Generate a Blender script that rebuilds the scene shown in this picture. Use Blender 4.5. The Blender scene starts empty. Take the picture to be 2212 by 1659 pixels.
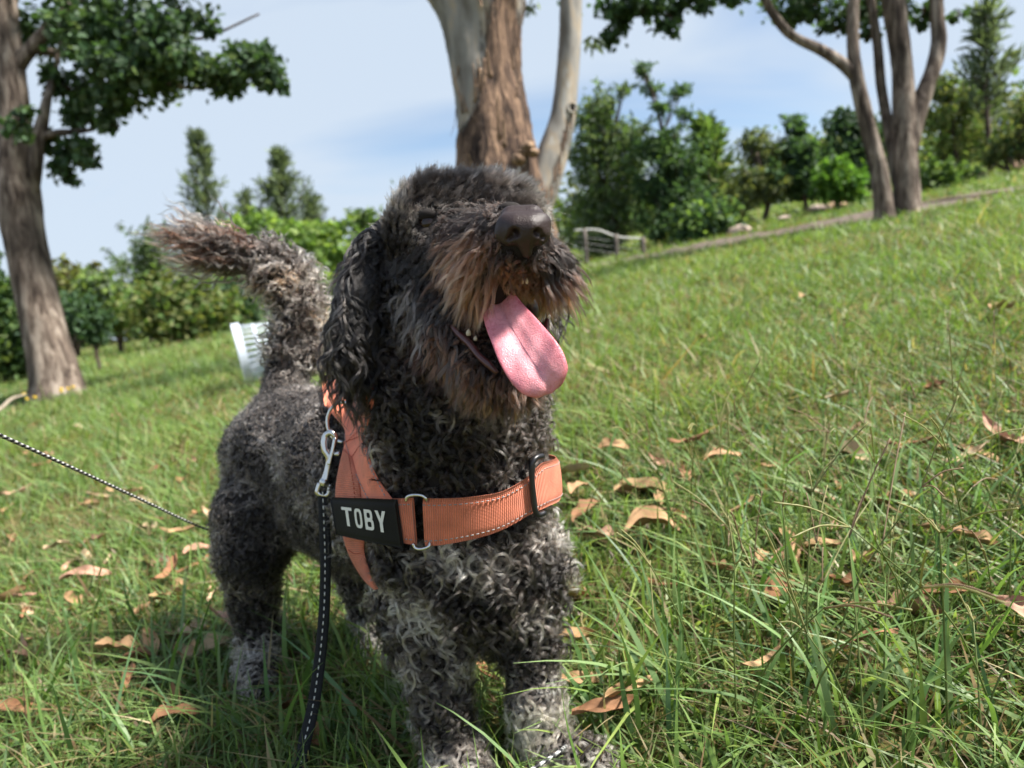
import bpy, math, random
import numpy as np
from mathutils import Vector, Matrix

random.seed(7)
rng = np.random.default_rng(7)
scn = bpy.context.scene
col = scn.collection

# ------------------------------------------------------------------ camera
FPX, CU, CV = 1597.0, 1106.0, 829.5          # focal length and centre in photo pixels (2212 wide)
PITCH, ROLL = math.radians(6.0), math.radians(5.0)
CAM = np.array([0.0, 0.0, 0.5])
FW = np.array([0, math.cos(PITCH), -math.sin(PITCH)])
_R0 = np.array([1.0, 0, 0]); _U0 = np.array([0, math.sin(PITCH), math.cos(PITCH)])
RT = math.cos(ROLL) * _R0 - math.sin(ROLL) * _U0
UP = math.sin(ROLL) * _R0 + math.cos(ROLL) * _U0
cam = bpy.data.objects.new('camera', bpy.data.cameras.new('camera'))
col.objects.link(cam)
M = Matrix.Identity(4)
for i in range(3):
    M[i][0], M[i][1], M[i][2], M[i][3] = RT[i], UP[i], -FW[i], CAM[i]
cam.matrix_world = M
cam.data.sensor_width = 36.0
cam.data.lens = FPX / 2212 * 36
cam.data.clip_start = 0.02; cam.data.clip_end = 3000
cam.data.dof.use_dof = True
cam.data.dof.focus_distance = 0.61
cam.data.dof.aperture_fstop = 6.4
scn.camera = cam

# ------------------------------------------------------------------ sky and sun
TO_SUN = np.array([0.66, -0.12, 1.0]); TO_SUN /= np.linalg.norm(TO_SUN)
world = bpy.data.worlds.new('World'); scn.world = world; world.use_nodes = True
wn = world.node_tree.nodes; wl = world.node_tree.links
wn.clear()
out = wn.new('ShaderNodeOutputWorld'); bg = wn.new('ShaderNodeBackground')
sky = wn.new('ShaderNodeTexSky'); sky.sky_type = 'NISHITA'; sky.sun_disc = False
sky.sun_elevation = math.asin(TO_SUN[2]); sky.sun_rotation = math.atan2(TO_SUN[0], TO_SUN[1])
sky.air_density = 1.0; sky.dust_density = 1.0
tc = wn.new('ShaderNodeTexCoord'); sep = wn.new('ShaderNodeSeparateXYZ')
wl.new(tc.outputs['Generated'], sep.inputs[0])
zz = wn.new('ShaderNodeMath'); zz.operation = 'MAXIMUM'; zz.inputs[1].default_value = 0.0
wl.new(sep.outputs[2], zz.inputs[0])
za = wn.new('ShaderNodeMath'); za.operation = 'ADD'; za.inputs[1].default_value = 0.22
wl.new(zz.outputs[0], za.inputs[0])
dv = wn.new('ShaderNodeVectorMath'); dv.operation = 'DIVIDE'
cmb = wn.new('ShaderNodeCombineXYZ')
for k in range(3): wl.new(za.outputs[0], cmb.inputs[k])
wl.new(tc.outputs['Generated'], dv.inputs[0]); wl.new(cmb.outputs[0], dv.inputs[1])
mp = wn.new('ShaderNodeMapping'); mp.inputs['Rotation'].default_value = (0, 0, -0.25); mp.inputs['Scale'].default_value = (0.75, 1.5, 0.0)
mp.inputs['Location'].default_value = (1.3, 0.4, 0)
wl.new(dv.outputs[0], mp.inputs[0])
nz = wn.new('ShaderNodeTexNoise'); nz.inputs['Scale'].default_value = 1.0; nz.inputs['Detail'].default_value = 5; nz.inputs['Roughness'].default_value = 0.45
nz.inputs['Distortion'].default_value = 0.5
wl.new(mp.outputs[0], nz.inputs['Vector'])
rp = wn.new('ShaderNodeValToRGB')
rp.color_ramp.elements[0].position = 0.34; rp.color_ramp.elements[0].color = (0.05, 0.05, 0.05, 1)
rp.color_ramp.elements[1].position = 0.56; rp.color_ramp.elements[1].color = (0.93, 0.93, 0.93, 1)
wl.new(nz.outputs['Fac'], rp.inputs[0])
hzn = wn.new('ShaderNodeMapRange'); hzn.inputs[1].default_value = 0.05; hzn.inputs[2].default_value = 0.45; hzn.inputs[3].default_value = 0.14; hzn.inputs[4].default_value = -0.03
wl.new(sep.outputs[2], hzn.inputs[0])
ca = wn.new('ShaderNodeMath'); ca.operation = 'ADD'; wl.new(nz.outputs['Fac'], ca.inputs[0]); wl.new(hzn.outputs[0], ca.inputs[1]); wl.new(ca.outputs[0], rp.inputs[0])
mix = wn.new('ShaderNodeMixRGB'); mix.inputs[2].default_value = (3.75, 4.35, 5.1, 1)
wl.new(rp.outputs[0], mix.inputs[0]); wl.new(sky.outputs[0], mix.inputs[1])
wl.new(mix.outputs[0], bg.inputs[0]); bg.inputs[1].default_value = 0.064
wl.new(bg.outputs[0], out.inputs[0])

sun = bpy.data.objects.new('sun', bpy.data.lights.new('sun', 'SUN')); col.objects.link(sun)
sun.data.energy = 4.3; sun.data.angle = math.radians(9.0); sun.data.color = (1.0, 0.955, 0.88)
sun.rotation_euler = Vector(TO_SUN).to_track_quat('Z', 'Y').to_euler()
sun.location = (3, 2, 8)

scn.view_settings.view_transform = 'Standard'; scn.view_settings.look = 'None'
scn.view_settings.exposure = 1.5; scn.view_settings.gamma = 1.0
scn.view_settings.use_curve_mapping = False
scn.render.engine = 'CYCLES'
scn.cycles.use_denoising = True
scn.cycles.max_bounces = 8; scn.cycles.transparent_max_bounces = 8
scn.cycles.use_adaptive_sampling = True; scn.cycles.adaptive_threshold = 0.015
scn.cycles.caustics_reflective = False; scn.cycles.caustics_refractive = False
scn.cycles.sample_clamp_indirect = 6.0

# ------------------------------------------------------------------ geometry helpers
def ground_z(x, y):
    x = np.asarray(x, float); y = np.asarray(y, float)
    r = np.sqrt(x * x + y * y) + 1e-6
    s = np.where(r > 40, (40 + 30 * np.tanh((r - 40) / 60)) / r, 1.0)
    z = (0.12 * x + 0.07 * y) * s
    b = 0.006 * np.sin(5.1 * x + 1.3 * y) * np.sin(4.3 * y - 2.1 * x + 1) + 0.02 * np.sin(0.9 * x + 0.5) * np.sin(0.8 * y)
    return z + b * np.clip(r / 1.5, 0, 1)

def P(u, v, d):
    return CAM + d * (FW + (u - CU) / FPX * RT - (v - CV) / FPX * UP)

def to_px(p):
    q = np.asarray(p) - CAM
    d = q @ FW
    return CU + (q @ RT) / d * FPX, CV - (q @ UP) / d * FPX, d

def hit(u, v):
    D = P(u, v, 1.0) - CAM
    lo, hi = 0.2, 0.2
    while hi < 200:
        p = CAM + D * hi
        if p[2] < ground_z(p[0], p[1]): break
        lo = hi; hi *= 1.03
    for _ in range(30):
        m = 0.5 * (lo + hi); p = CAM + D * m
        if p[2] < ground_z(p[0], p[1]): hi = m
        else: lo = m
    p = CAM + D * lo
    return p, lo

def np_mesh(name, V, F, mat=None, parent=None, colr=None, smooth=True, attr=None):
    """F: (n,k) int array or list of such arrays"""
    V = np.asarray(V, np.float32)
    if not isinstance(F, list): F = [F]
    F = [np.asarray(f, np.int32) for f in F if len(f)]
    me = bpy.data.meshes.new(name)
    me.vertices.add(len(V)); me.vertices.foreach_set('co', V.ravel())
    idx = np.concatenate([f.ravel() for f in F])
    tot = np.concatenate([np.full(len(f), f.shape[1], np.int32) for f in F])
    st = np.concatenate([[0], np.cumsum(tot)[:-1]]).astype(np.int32)
    me.loops.add(len(idx)); me.loops.foreach_set('vertex_index', idx)
    me.polygons.add(len(tot)); me.polygons.foreach_set('loop_start', st)
    me.polygons.foreach_set('loop_total', tot)
    me.polygons.foreach_set('use_smooth', np.full(len(tot), smooth))
    me.update(calc_edges=True); me.validate()
    if colr is not None:
        a = me.attributes.new('col', 'FLOAT_COLOR', 'POINT')
        c = np.ones((len(V), 4), np.float32); c[:, :3] = colr
        a.data.foreach_set('color', c.ravel())
    if attr is not None:
        a = me.attributes.new('pc', 'FLOAT_VECTOR', 'POINT')
        a.data.foreach_set('vector', np.asarray(attr, np.float32).ravel())
    if mat: me.materials.append(mat)
    o = bpy.data.objects.new(name, me); col.objects.link(o)
    if parent is not None:
        o.parent = parent
        o.matrix_parent_inverse = parent.matrix_basis.inverted()
    return o

def tag(o, label=None, cat=None, group=None, kind=None):
    if label: o['label'] = label
    if cat: o['category'] = cat
    if group: o['group'] = group
    if kind: o['kind'] = kind
    return o

def empty(name, loc, label, cat, group=None):
    o = bpy.data.objects.new(name, None); col.objects.link(o)
    o.location = loc; o.empty_display_size = 0.05
    return tag(o, label, cat, group)

def merge(parts):
    Vs, Fs, n = [], {}, 0
    for V, F in parts:
        V = np.asarray(V)
        for f in (F if isinstance(F, list) else [F]):
            f = np.asarray(f)
            if len(f): Fs.setdefault(f.shape[1], []).append(f + n)
        Vs.append(V); n += len(V)
    return np.concatenate(Vs), [np.concatenate(f) for f in Fs.values()]

def catmull(pts, n):
    """resample polyline of k-dim points smoothly to n points"""
    pts = np.asarray(pts, float)
    if len(pts) == 2:
        t = np.linspace(0, 1, n)[:, None]
        return pts[0] * (1 - t) + pts[1] * t
    e = np.vstack([2 * pts[0] - pts[1], pts, 2 * pts[-1] - pts[-2]])
    k = len(pts) - 1
    s = np.linspace(0, k - 1e-6, n); i = s.astype(int); t = (s - i)[:, None]
    a, b, c, d = e[i], e[i + 1], e[i + 2], e[i + 3]
    return 0.5 * (2 * b + (c - a) * t + (2 * a - 5 * b + 4 * c - d) * t ** 2 + (3 * b - a - 3 * c + d) * t ** 3)

def frames(pts, ref=None):
    T = np.gradient(pts, axis=0); T /= np.linalg.norm(T, axis=1)[:, None] + 1e-12
    n = np.array([0.3, 0.9, 0.2]) if ref is None else np.asarray(ref, float)
    N = np.zeros_like(pts); B = np.zeros_like(pts)
    for i in range(len(pts)):
        n = n - T[i] * (n @ T[i]); n /= np.linalg.norm(n) + 1e-12
        N[i] = n; B[i] = np.cross(T[i], n)
    return T, N, B

def tube(pts, rad, n=10, rough=0.0, seed=0, flat=1.0, ref=None, ridges=0):
    pts = np.asarray(pts, float); m = len(pts)
    rad = np.broadcast_to(np.asarray(rad, float), (m,))
    T, N, B = frames(pts, ref)
    a = np.linspace(0, 2 * np.pi, n, endpoint=False)
    rr = np.ones((m, n))
    if rough:
        g = np.random.default_rng(seed)
        s = np.arange(m)[:, None] / max(m - 1, 1)
        for k in range(1, 7):
            ph = g.uniform(0, 6.28, 2)
            rr += rough / k ** 0.6 * np.sin(k * a[None] + ph[0] + 5 * s * g.uniform(-1, 1)) * np.sin(s * g.uniform(4, 22) + ph[1])
        if ridges:
            rr += rough * 0.6 * np.sign(np.sin(ridges * a[None] + 3 * np.sin(9 * s))) * np.abs(np.sin(ridges * a[None] + 3 * np.sin(9 * s))) ** 0.5
        rr += g.normal(0, rough * 0.25, rr.shape)
    V = pts[:, None] + (rad[:, None] * rr)[..., None] * (np.cos(a)[None, :, None] * N[:, None] + flat * np.sin(a)[None, :, None] * B[:, None])
    V = np.concatenate([V.reshape(-1, 3), pts[:1], pts[-1:]])
    i = np.arange(m - 1)[:, None] * n; j = np.arange(n)[None]; j2 = (j + 1) % n
    Q = np.stack([i + j, i + j2, i + n + j2, i + n + j], -1).reshape(-1, 4)
    j = np.arange(n); j2 = (j + 1) % n
    c0 = np.stack([np.full(n, m * n), j2, j], -1); c1 = np.stack([np.full(n, m * n + 1), (m - 1) * n + j, (m - 1) * n + j2], -1)
    return V, [Q, np.concatenate([c0, c1])]

def ellipsoid(c, ax, nu=20, nv=12):
    """ax: 3x3 rows = semi-axes vectors"""
    a = np.linspace(0, 2 * np.pi, nu, endpoint=False); b = np.linspace(0, np.pi, nv)
    A, Bb = np.meshgrid(a, b)
    s = np.stack([np.sin(Bb) * np.cos(A), np.sin(Bb) * np.sin(A), np.cos(Bb)], -1).reshape(-1, 3)
    V = np.asarray(c) + s @ np.asarray(ax)
    i = np.arange(nv - 1)[:, None] * nu; j = np.arange(nu)[None]; j2 = (j + 1) % nu
    return V, np.stack([i + j, i + nu + j, i + nu + j2, i + j2], -1).reshape(-1, 4)

def grid_faces(m, n):
    i = np.arange(m - 1)[:, None] * n; j = np.arange(n - 1)[None]
    return np.stack([i + j, i + j + 1, i + n + j + 1, i + n + j], -1).reshape(-1, 4)

# ------------------------------------------------------------------ materials
def mat_new(name):
    m = bpy.data.materials.new(name); m.use_nodes = True
    return m, m.node_tree.nodes, m.node_tree.links, m.node_tree.nodes['Principled BSDF']

def simple(name, c, rough=0.6, metal=0.0, spec=0.5, coat=0.0, noise=0.0, nscale=50, bump=0.0, bscale=200):
    m, n, l, b = mat_new(name)
    b.inputs['Base Color'].default_value = (*c, 1); b.inputs['Roughness'].default_value = rough
    b.inputs['Metallic'].default_value = metal; b.inputs['Specular IOR Level'].default_value = spec
    b.inputs['Coat Weight'].default_value = coat
    t = n.new('ShaderNodeTexCoord')
    if noise:
        x = n.new('ShaderNodeTexNoise'); x.inputs['Scale'].default_value = nscale; x.inputs['Detail'].default_value = 6
        r = n.new('ShaderNodeMixRGB'); r.blend_type = 'MULTIPLY'; r.inputs[0].default_value = 1
        mr = n.new('ShaderNodeMapRange'); mr.inputs[3].default_value = 1 - noise; mr.inputs[4].default_value = 1 + noise
        mr.inputs[1].default_value = 0.3; mr.inputs[2].default_value = 0.7
        l.new(t.outputs['Object'], x.inputs['Vector']); l.new(x.outputs[0], mr.inputs[0]); l.new(mr.outputs[0], r.inputs[2])
        r.inputs[1].default_value = (*c, 1); l.new(r.outputs[0], b.inputs['Base Color'])
    if bump:
        x = n.new('ShaderNodeTexNoise'); x.inputs['Scale'].default_value = bscale; x.inputs['Detail'].default_value = 5
        bp = n.new('ShaderNodeBump'); bp.inputs['Strength'].default_value = bump; bp.inputs['Distance'].default_value = 0.003
        l.new(t.outputs['Object'], x.inputs['Vector']); l.new(x.outputs[0], bp.inputs['Height']); l.new(bp.outputs[0], b.inputs['Normal'])
    return m

def leaf_mat(name, trans=0.35, rough=0.45, spec=0.35):
    m, n, l, b = mat_new(name)
    a = n.new('ShaderNodeAttribute'); a.attribute_name = 'col'
    b.inputs['Roughness'].default_value = rough; b.inputs['Specular IOR Level'].default_value = spec
    l.new(a.outputs['Color'], b.inputs['Base Color'])
    t = n.new('ShaderNodeBsdfTranslucent'); mx = n.new('ShaderNodeMixShader'); mx.inputs[0].default_value = trans
    g = n.new('ShaderNodeMixRGB'); g.blend_type = 'MULTIPLY'; g.inputs[0].default_value = 1; g.inputs[2].default_value = (1.25, 1.3, 0.6, 1)
    l.new(a.outputs['Color'], g.inputs[1]); l.new(g.outputs[0], t.inputs['Color'])
    l.new(b.outputs[0], mx.inputs[1]); l.new(t.outputs[0], mx.inputs[2])
    l.new(mx.outputs[0], n['Material Output'].inputs['Surface'])
    return m

def bark_mat(name, c1, c2, c3, zs=0.18, sc=14, bump=0.6, dist=0.02):
    m, n, l, b = mat_new(name)
    t = n.new('ShaderNodeTexCoord'); mp = n.new('ShaderNodeMapping'); mp.inputs['Scale'].default_value = (1, 1, zs)
    l.new(t.outputs['Object'], mp.inputs[0])
    x = n.new('ShaderNodeTexNoise'); x.inputs['Scale'].default_value = sc; x.inputs['Detail'].default_value = 8; x.inputs['Roughness'].default_value = 0.62; x.inputs['Distortion'].default_value = 0.6
    y = n.new('ShaderNodeTexNoise'); y.inputs['Scale'].default_value = sc * 0.22; y.inputs['Detail'].default_value = 4
    l.new(mp.outputs[0], x.inputs['Vector']); l.new(t.outputs['Object'], y.inputs['Vector'])
    r = n.new('ShaderNodeValToRGB'); e = r.color_ramp.elements
    e[0].position = 0.36; e[0].color = (*c1, 1); e[1].position = 0.62; e[1].color = (*c3, 1)
    k = e.new(0.5); k.color = (*c2, 1)
    l.new(x.outputs[0], r.inputs[0])
    mr = n.new('ShaderNodeMapRange'); mr.inputs[1].default_value = 0.35; mr.inputs[2].default_value = 0.65; mr.inputs[3].default_value = 0.65; mr.inputs[4].default_value = 1.3
    l.new(y.outputs[0], mr.inputs[0])
    mu = n.new('ShaderNodeMixRGB'); mu.blend_type = 'MULTIPLY'; mu.inputs[0].default_value = 1
    l.new(r.outputs[0], mu.inputs[1]); l.new(mr.outputs[0], mu.inputs[2]); l.new(mu.outputs[0], b.inputs['Base Color'])
    b.inputs['Roughness'].default_value = 0.9; b.inputs['Specular IOR Level'].default_value = 0.2
    bp = n.new('ShaderNodeBump'); bp.inputs['Strength'].default_value = bump; bp.inputs['Distance'].default_value = dist
    l.new(x.outputs[0], bp.inputs['Height']); l.new(bp.outputs[0], b.inputs['Normal'])
    return m

MAT_LEAF = leaf_mat('foliage', 0.42, 0.55, 0.2)
MAT_GRASS = leaf_mat('grass_blades', 0.38, 0.45, 0.35)
MAT_DRY = leaf_mat('dry_leaf', 0.15, 0.7, 0.2)
MAT_BARK = bark_mat('rough_grey_brown_bark', (0.035, 0.025, 0.02), (0.13, 0.10, 0.08), (0.27, 0.225, 0.185))
MAT_BARK_DARK = bark_mat('dark_thin_bark', (0.03, 0.022, 0.016), (0.08, 0.06, 0.045), (0.14, 0.11, 0.085), sc=20)

# ------------------------------------------------------------------ ground
def build_ground():
    def axis(a, b, near, grow):
        v = [0.0]
        while v[-1] < b: v.append(v[-1] + near + grow * v[-1])
        w = [0.0]
        while w[-1] > a: w.append(w[-1] - (near - grow * w[-1]))
        return np.array(sorted(set(w + v)))
    xs = axis(-400, 400, 0.06, 0.06); ys = axis(-60, 600, 0.06, 0.05)
    X, Y = np.meshgrid(xs, ys)
    V = np.stack([X, Y, ground_z(X, Y)], -1).reshape(-1, 3)
    m, n, l, b = mat_new('lawn_soil')
    t = n.new('ShaderNodeTexCoord')
    x = n.new('ShaderNodeTexNoise'); x.inputs['Scale'].default_value = 45; x.inputs['Detail'].default_value = 8; x.inputs['Roughness'].default_value = 0.7
    y = n.new('ShaderNodeTexNoise'); y.inputs['Scale'].default_value = 1.6; y.inputs['Detail'].default_value = 5
    l.new(t.outputs['Object'], x.inputs['Vector']); l.new(t.outputs['Object'], y.inputs['Vector'])
    r = n.new('ShaderNodeValToRGB'); e = r.color_ramp.elements
    e[0].position = 0.35; e[0].color = (0.04, 0.030, 0.018, 1); e[1].position = 0.66; e[1].color = (0.19, 0.16, 0.08, 1)
    k = e.new(0.5); k.color = (0.095, 0.085, 0.04, 1)
    l.new(x.outputs[0], r.inputs[0])
    r2 = n.new('ShaderNodeValToRGB'); e = r2.color_ramp.elements
    e[0].position = 0.35; e[0].color = (0.7, 0.8, 0.6, 1); e[1].position = 0.65; e[1].color = (1.35, 1.3, 0.95, 1)
    l.new(y.outputs[0], r2.inputs[0])
    mu = n.new('ShaderNodeMixRGB'); mu.blend_type = 'MULTIPLY'; mu.inputs[0].default_value = 1
    l.new(r.outputs[0], mu.inputs[1]); l.new(r2.outputs[0], mu.inputs[2]); l.new(mu.outputs[0], b.inputs['Base Color'])
    b.inputs['Roughness'].default_value = 0.95; b.inputs['Specular IOR Level'].default_value = 0.1
    o = np_mesh('ground', V, grid_faces(len(ys), len(xs)), m)
    tag(o, kind='structure', label='grassy hillside lawn sloping up under the dog and trees')
build_ground()

# ------------------------------------------------------------------ trees
def leaf_cloud(C, size, pal, g, droop=0.3, aspect=0.75, out_dir=None, jitter=0.35, up_bias=0.5):
    """C: (n,3) leaf base points -> folded six-sided leaves"""
    n = len(C)
    d = g.normal(0, 1, (n, 3)); d[:, 2] -= droop
    if out_dir is not None: d = d * 0.55 + out_dir * 1.1
    d /= np.linalg.norm(d, axis=1)[:, None]
    nrm = g.normal(0, 0.7, (n, 3)); nrm[:, 2] += up_bias
    s = np.cross(d, nrm); s /= np.linalg.norm(s, axis=1)[:, None] + 1e-9
    nn = np.cross(s, d)
    L = (size * g.uniform(0.6, 1.3, n))[:, None]; W = L * aspect
    f = 0.16 * L
    v = [C, C + d * L * .32 - s * W * .5 + nn * f, C + d * L * .75 - s * W * .36 + nn * f * .7, C + d * L,
         C + d * L * .75 + s * W * .36 + nn * f * .7, C + d * L * .32 + s * W * .5 + nn * f]
    V = np.stack(v, 1).reshape(-1, 3)
    b = np.arange(n)[:, None] * 6
    F = np.concatenate([b + np.array([0, 3, 2, 1]), b + np.array([0, 5, 4, 3])])
    pal = np.asarray(pal, float); w = g.integers(0, len(pal), n)
    c = pal[w] * g.uniform(1 - jitter, 1 + jitter, (n, 1))
    return V, F, np.repeat(c, 6, 0)

def blob_points(center, rad, n, g, sub=10, spread=0.33, axes=None):
    """leaf points in sub-clumps spread through an ellipsoid"""
    k = max(3, sub)
    q = g.normal(0, 1, (k, 3)); q /= np.linalg.norm(q, axis=1)[:, None]
    q *= g.uniform(0.25, 1.0, (k, 1)) ** 0.5
    i = g.integers(0, k, n)
    sc = g.uniform(0.6, 1.3, k)[i][:, None]
    p = q[i] * 0.8 + g.normal(0, spread, (n, 3)) * sc * np.array([1, 1, 0.75])
    ax = np.diag(rad) if axes is None else np.asarray(axes)
    return np.asarray(center) + p @ ax, np.asarray(center) + (q * 0.7) @ ax

def cam_axes(d, ru, rv, rd=None):
    s = d / FPX
    rd = ru if rd is None else rd
    return np.stack([RT * ru * s, FW * rd * s, UP * rv * s])

def px_chain(pts, d, n=24, dd=None):
    """[(u,v,r_px[,depth offset])] at depth d -> smooth 3D points and radii"""
    a = np.array([[*P(p[0], p[1], d + (p[3] if len(p) > 3 else 0)), p[2] * d / FPX] for p in pts])
    c = catmull(a, n)
    return c[:, :3], np.maximum(c[:, 3], 0.002)

GREEN_DARK = [(0.035, 0.068, 0.030), (0.045, 0.088, 0.038), (0.065, 0.112, 0.055), (0.032, 0.056, 0.034)]; GREEN_DARK = [tuple(1.25 * q for q in c) for c in GREEN_DARK]
GREEN_MID = [(0.065, 0.11, 0.036), (0.085, 0.135, 0.042), (0.055, 0.092, 0.036), (0.11, 0.15, 0.055)]; GREEN_MID = [tuple(1.35 * q for q in c) for c in GREEN_MID]
GREEN_LIGHT = [(0.13, 0.20, 0.055), (0.17, 0.235, 0.065), (0.10, 0.165, 0.05)]; GREEN_LIGHT = [tuple(1.20 * q for q in c) for c in GREEN_LIGHT]
GREEN_OLIVE = [(0.115, 0.135, 0.05), (0.145, 0.155, 0.06), (0.085, 0.10, 0.042)]; GREEN_OLIVE = [tuple(1.30 * q for q in c) for c in GREEN_OLIVE]
GREEN_GREY = [(0.095, 0.125, 0.082), (0.125, 0.155, 0.10), (0.075, 0.10, 0.062)]; GREEN_GREY = [tuple(1.35 * q for q in c) for c in GREEN_GREY]

def big_tree(name, label, base, limbs, d, bark, blobs, pal, leaf, seed, nring=18, rough=0.05, ridges=0, extra=None, aspect=.8):
    g = np.random.default_rng(seed)
    root = empty(name, base, label, 'tree')
    for i, (nm, ch) in enumerate(limbs):
        pts, rad = px_chain(ch, d, 40)
        if nm == 'trunk' and i == 0:
            pts[0, 2] -= 0.08
        V, F = tube(pts, rad, nring, rough, seed + i, ridges=ridges)
        np_mesh(nm, V, F, bark, root)
    LV, tw = [], []
    for (u, v, ru, rv, n, dz) in blobs:
        c = P(u, v, d + dz)
        p, subs = blob_points(c, None, n, g, sub=max(5, n // 60), spread=0.27, axes=cam_axes(d + dz, ru, rv))
        p = p[:int(len(p) * .82)]
        LV.append(p)
        for s in subs[:5]:
            a = c + (c - s) * 0.3
            m = (a + s) / 2 + g.normal(0, 0.03, 3)
            pp = catmull([a, m, s + (s - a) * 0.35], 6)
            tw.append(tube(pp, np.linspace(0.012, 0.003, 6), 5))
    C = np.concatenate(LV)
    V, F, c = leaf_cloud(C, leaf, pal, g, droop=0.5, aspect=aspect)
    tag(np_mesh('crown', V, F, MAT_LEAF, root, c), kind='stuff')
    if tw:
        V, F = merge(tw); tag(np_mesh('twigs', V, F, MAT_BARK_DARK, root), kind='stuff')
    if extra: extra(root, g)
    return root

# --- big tree on the uphill-left
lb, ld = hit(125, 858)
big_tree('broadleaf_tree', 'thick leaning trunk with rough grey bark and drooping dark round leaves', lb,
    [('trunk', [(128, 868, 70), (124, 846, 56), (112, 780, 47), (92, 690, 43), (70, 590, 41), (52, 500, 42), (40, 430, 44), (36, 360, 38), (34, 280, 32), (26, 190, 30), (14, 90, 28), (4, -20, 26), (-10, -180, 20), (-20, -320, 12)]),
     ('branch', [(48, 470, 22), (62, 410, 20), (76, 335, 17), (90, 268, 13), (102, 212, 9), (118, 150, 6, .2), (135, 80, 4, .3)]),
     ('branch', [(22, 175, 17), (40, 140, 16), (68, 104, 14), (98, 68, 12), (132, 34, 10), (164, 4, 9), (230, -60, 7)]),
     ('branch', [(38, 440, 22), (12, 400, 20), (-20, 350, 17), (-60, 290, 14), (-110, 200, 10)]),
     ('branch', [(80, 300, 9), (120, 288, 8), (165, 284, 6), (200, 280, 4)]),
     ('branch', [(60, 110, 8, .2), (180, 120, 7, .3), (300, 165, 6, .3), (420, 190, 4, .3), (520, 160, 3, .3)]),
     ('branch', [(150, 20, 8, .2), (260, 50, 6, .2), (380, 70, 4, .2), (440, 82, 3, .2), (560, 30, 2, .2)])],
    ld, MAT_BARK,
    [(110, 60, 70, 70, 620, .5), (190, 70, 75, 75, 800, -.2), (270, 60, 80, 75, 900, .3), (350, 90, 75, 60, 700, -.3), (320, 150, 75, 60, 700, .2),
     (230, 160, 75, 65, 800, -.4), (150, 190, 60, 60, 520, .2), (250, 225, 60, 45, 420, .1), (410, 150, 60, 40, 380, 0), (480, 165, 55, 36, 420, .1),
     (555, 145, 48, 50, 560, 0), (530, 120, 50, 40, 300, .2), (600, 180, 20, 20, 60, 0), (170, 255, 45, 28, 220, 0), (155, 322, 45, 26, 250, 0), (140, 370, 36, 20, 160, 0), (185, 345, 30, 16, 90, 0),
     (100, 300, 24, 36, 100, .1), (40, 260, 30, 40, 160, -.5), (390, 20, 60, 40, 260, 0), (460, 62, 22, 14, 60, 0), (190, -60, 160, 60, 900, 0), (400, -80, 120, 60, 400, 0), (20, -140, 160, 90, 800, .4), (-120, 120, 120, 120, 700, .3), (250, 275, 26, 18, 60, 0)],
    GREEN_DARK + [(0.08, 0.13, 0.075), (.13, .18, .12)], 0.088, 11, rough=0.045, ridges=9, nring=28)  # the added paler grey-greens put sunlit leaf glare into the leaf colours

# --- multi-stemmed tree uphill-right
rb, rd_ = hit(1938, 470)
big_tree('multistem_tree', 'multi-stemmed spreading tree with grey trunks and dark hanging leaves', rb,
    [('trunk', [(1962, 476, 34), (1960, 455, 28), (1958, 400, 25), (1955, 330, 24), (1953, 270, 23), (1952, 200, 22), (1949, 138, 21), (1940, 70, 22), (1930, 0, 23), (1918, -120, 18), (1900, -260, 12)]),
     ('trunk', [(1912, 480, 26), (1910, 450, 21), (1900, 375, 18), (1884, 310, 17), (1866, 235, 16), (1850, 170, 15), (1843, 110, 13), (1842, 40, 12), (1845, -40, 11), (1850, -200, 8)]),
     ('branch', [(1852, 172, 13), (1820, 138, 12), (1770, 106, 11), (1730, 88, 10), (1698, 66, 10), (1668, 28, 9), (1640, -20, 8), (1560, -110, 6), (1440, -160, 4)]),
     ('branch', [(1940, 400, 12, .1), (1928, 330, 11, .15), (1914, 250, 11, .2), (1903, 184, 10, .2), (1896, 100, 10, .2), (1882, 10, 9, .2), (1860, -140, 6, .3)]),
     ('branch', [(1962, 330, 19), (1978, 262, 18), (1998, 196, 17), (2018, 140, 16), (2028, 88, 15), (2024, 30, 14), (2026, -40, 13), (2060, -160, 9)])],
    rd_, MAT_BARK,
    [(1330, 30, 40, 42, 300, .3), (1318, 70, 22, 30, 110, .3), (1385, 10, 45, 30, 260, .2), (1440, 35, 36, 34, 190, .2), (1455, 72, 14, 14, 30, .2), (1500, -2, 40, 24, 170, .2), (1520, 14, 14, 8, 25, .2),
     (1400, -60, 140, 50, 800, .2), (1600, -50, 120, 45, 700, .1), (1760, 10, 70, 42, 420, .6), (1700, 30, 40, 26, 130, .8), (1830, 20, 60, 40, 330, .7), (1800, 58, 34, 20, 90, .7), (1900, 15, 60, 40, 330, .8), (1995, 20, 40, 36, 180, .5),
     (1880, 80, 30, 20, 50, .6), (2070, 30, 20, 14, 30, .3), (1800, -90, 200, 60, 900, .4), (2050, -80, 120, 60, 500, .2), (1580, 3, 20, 10, 35, .2)],
    GREEN_DARK, 0.085, 21, rough=0.04, ridges=8, nring=22)

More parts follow.
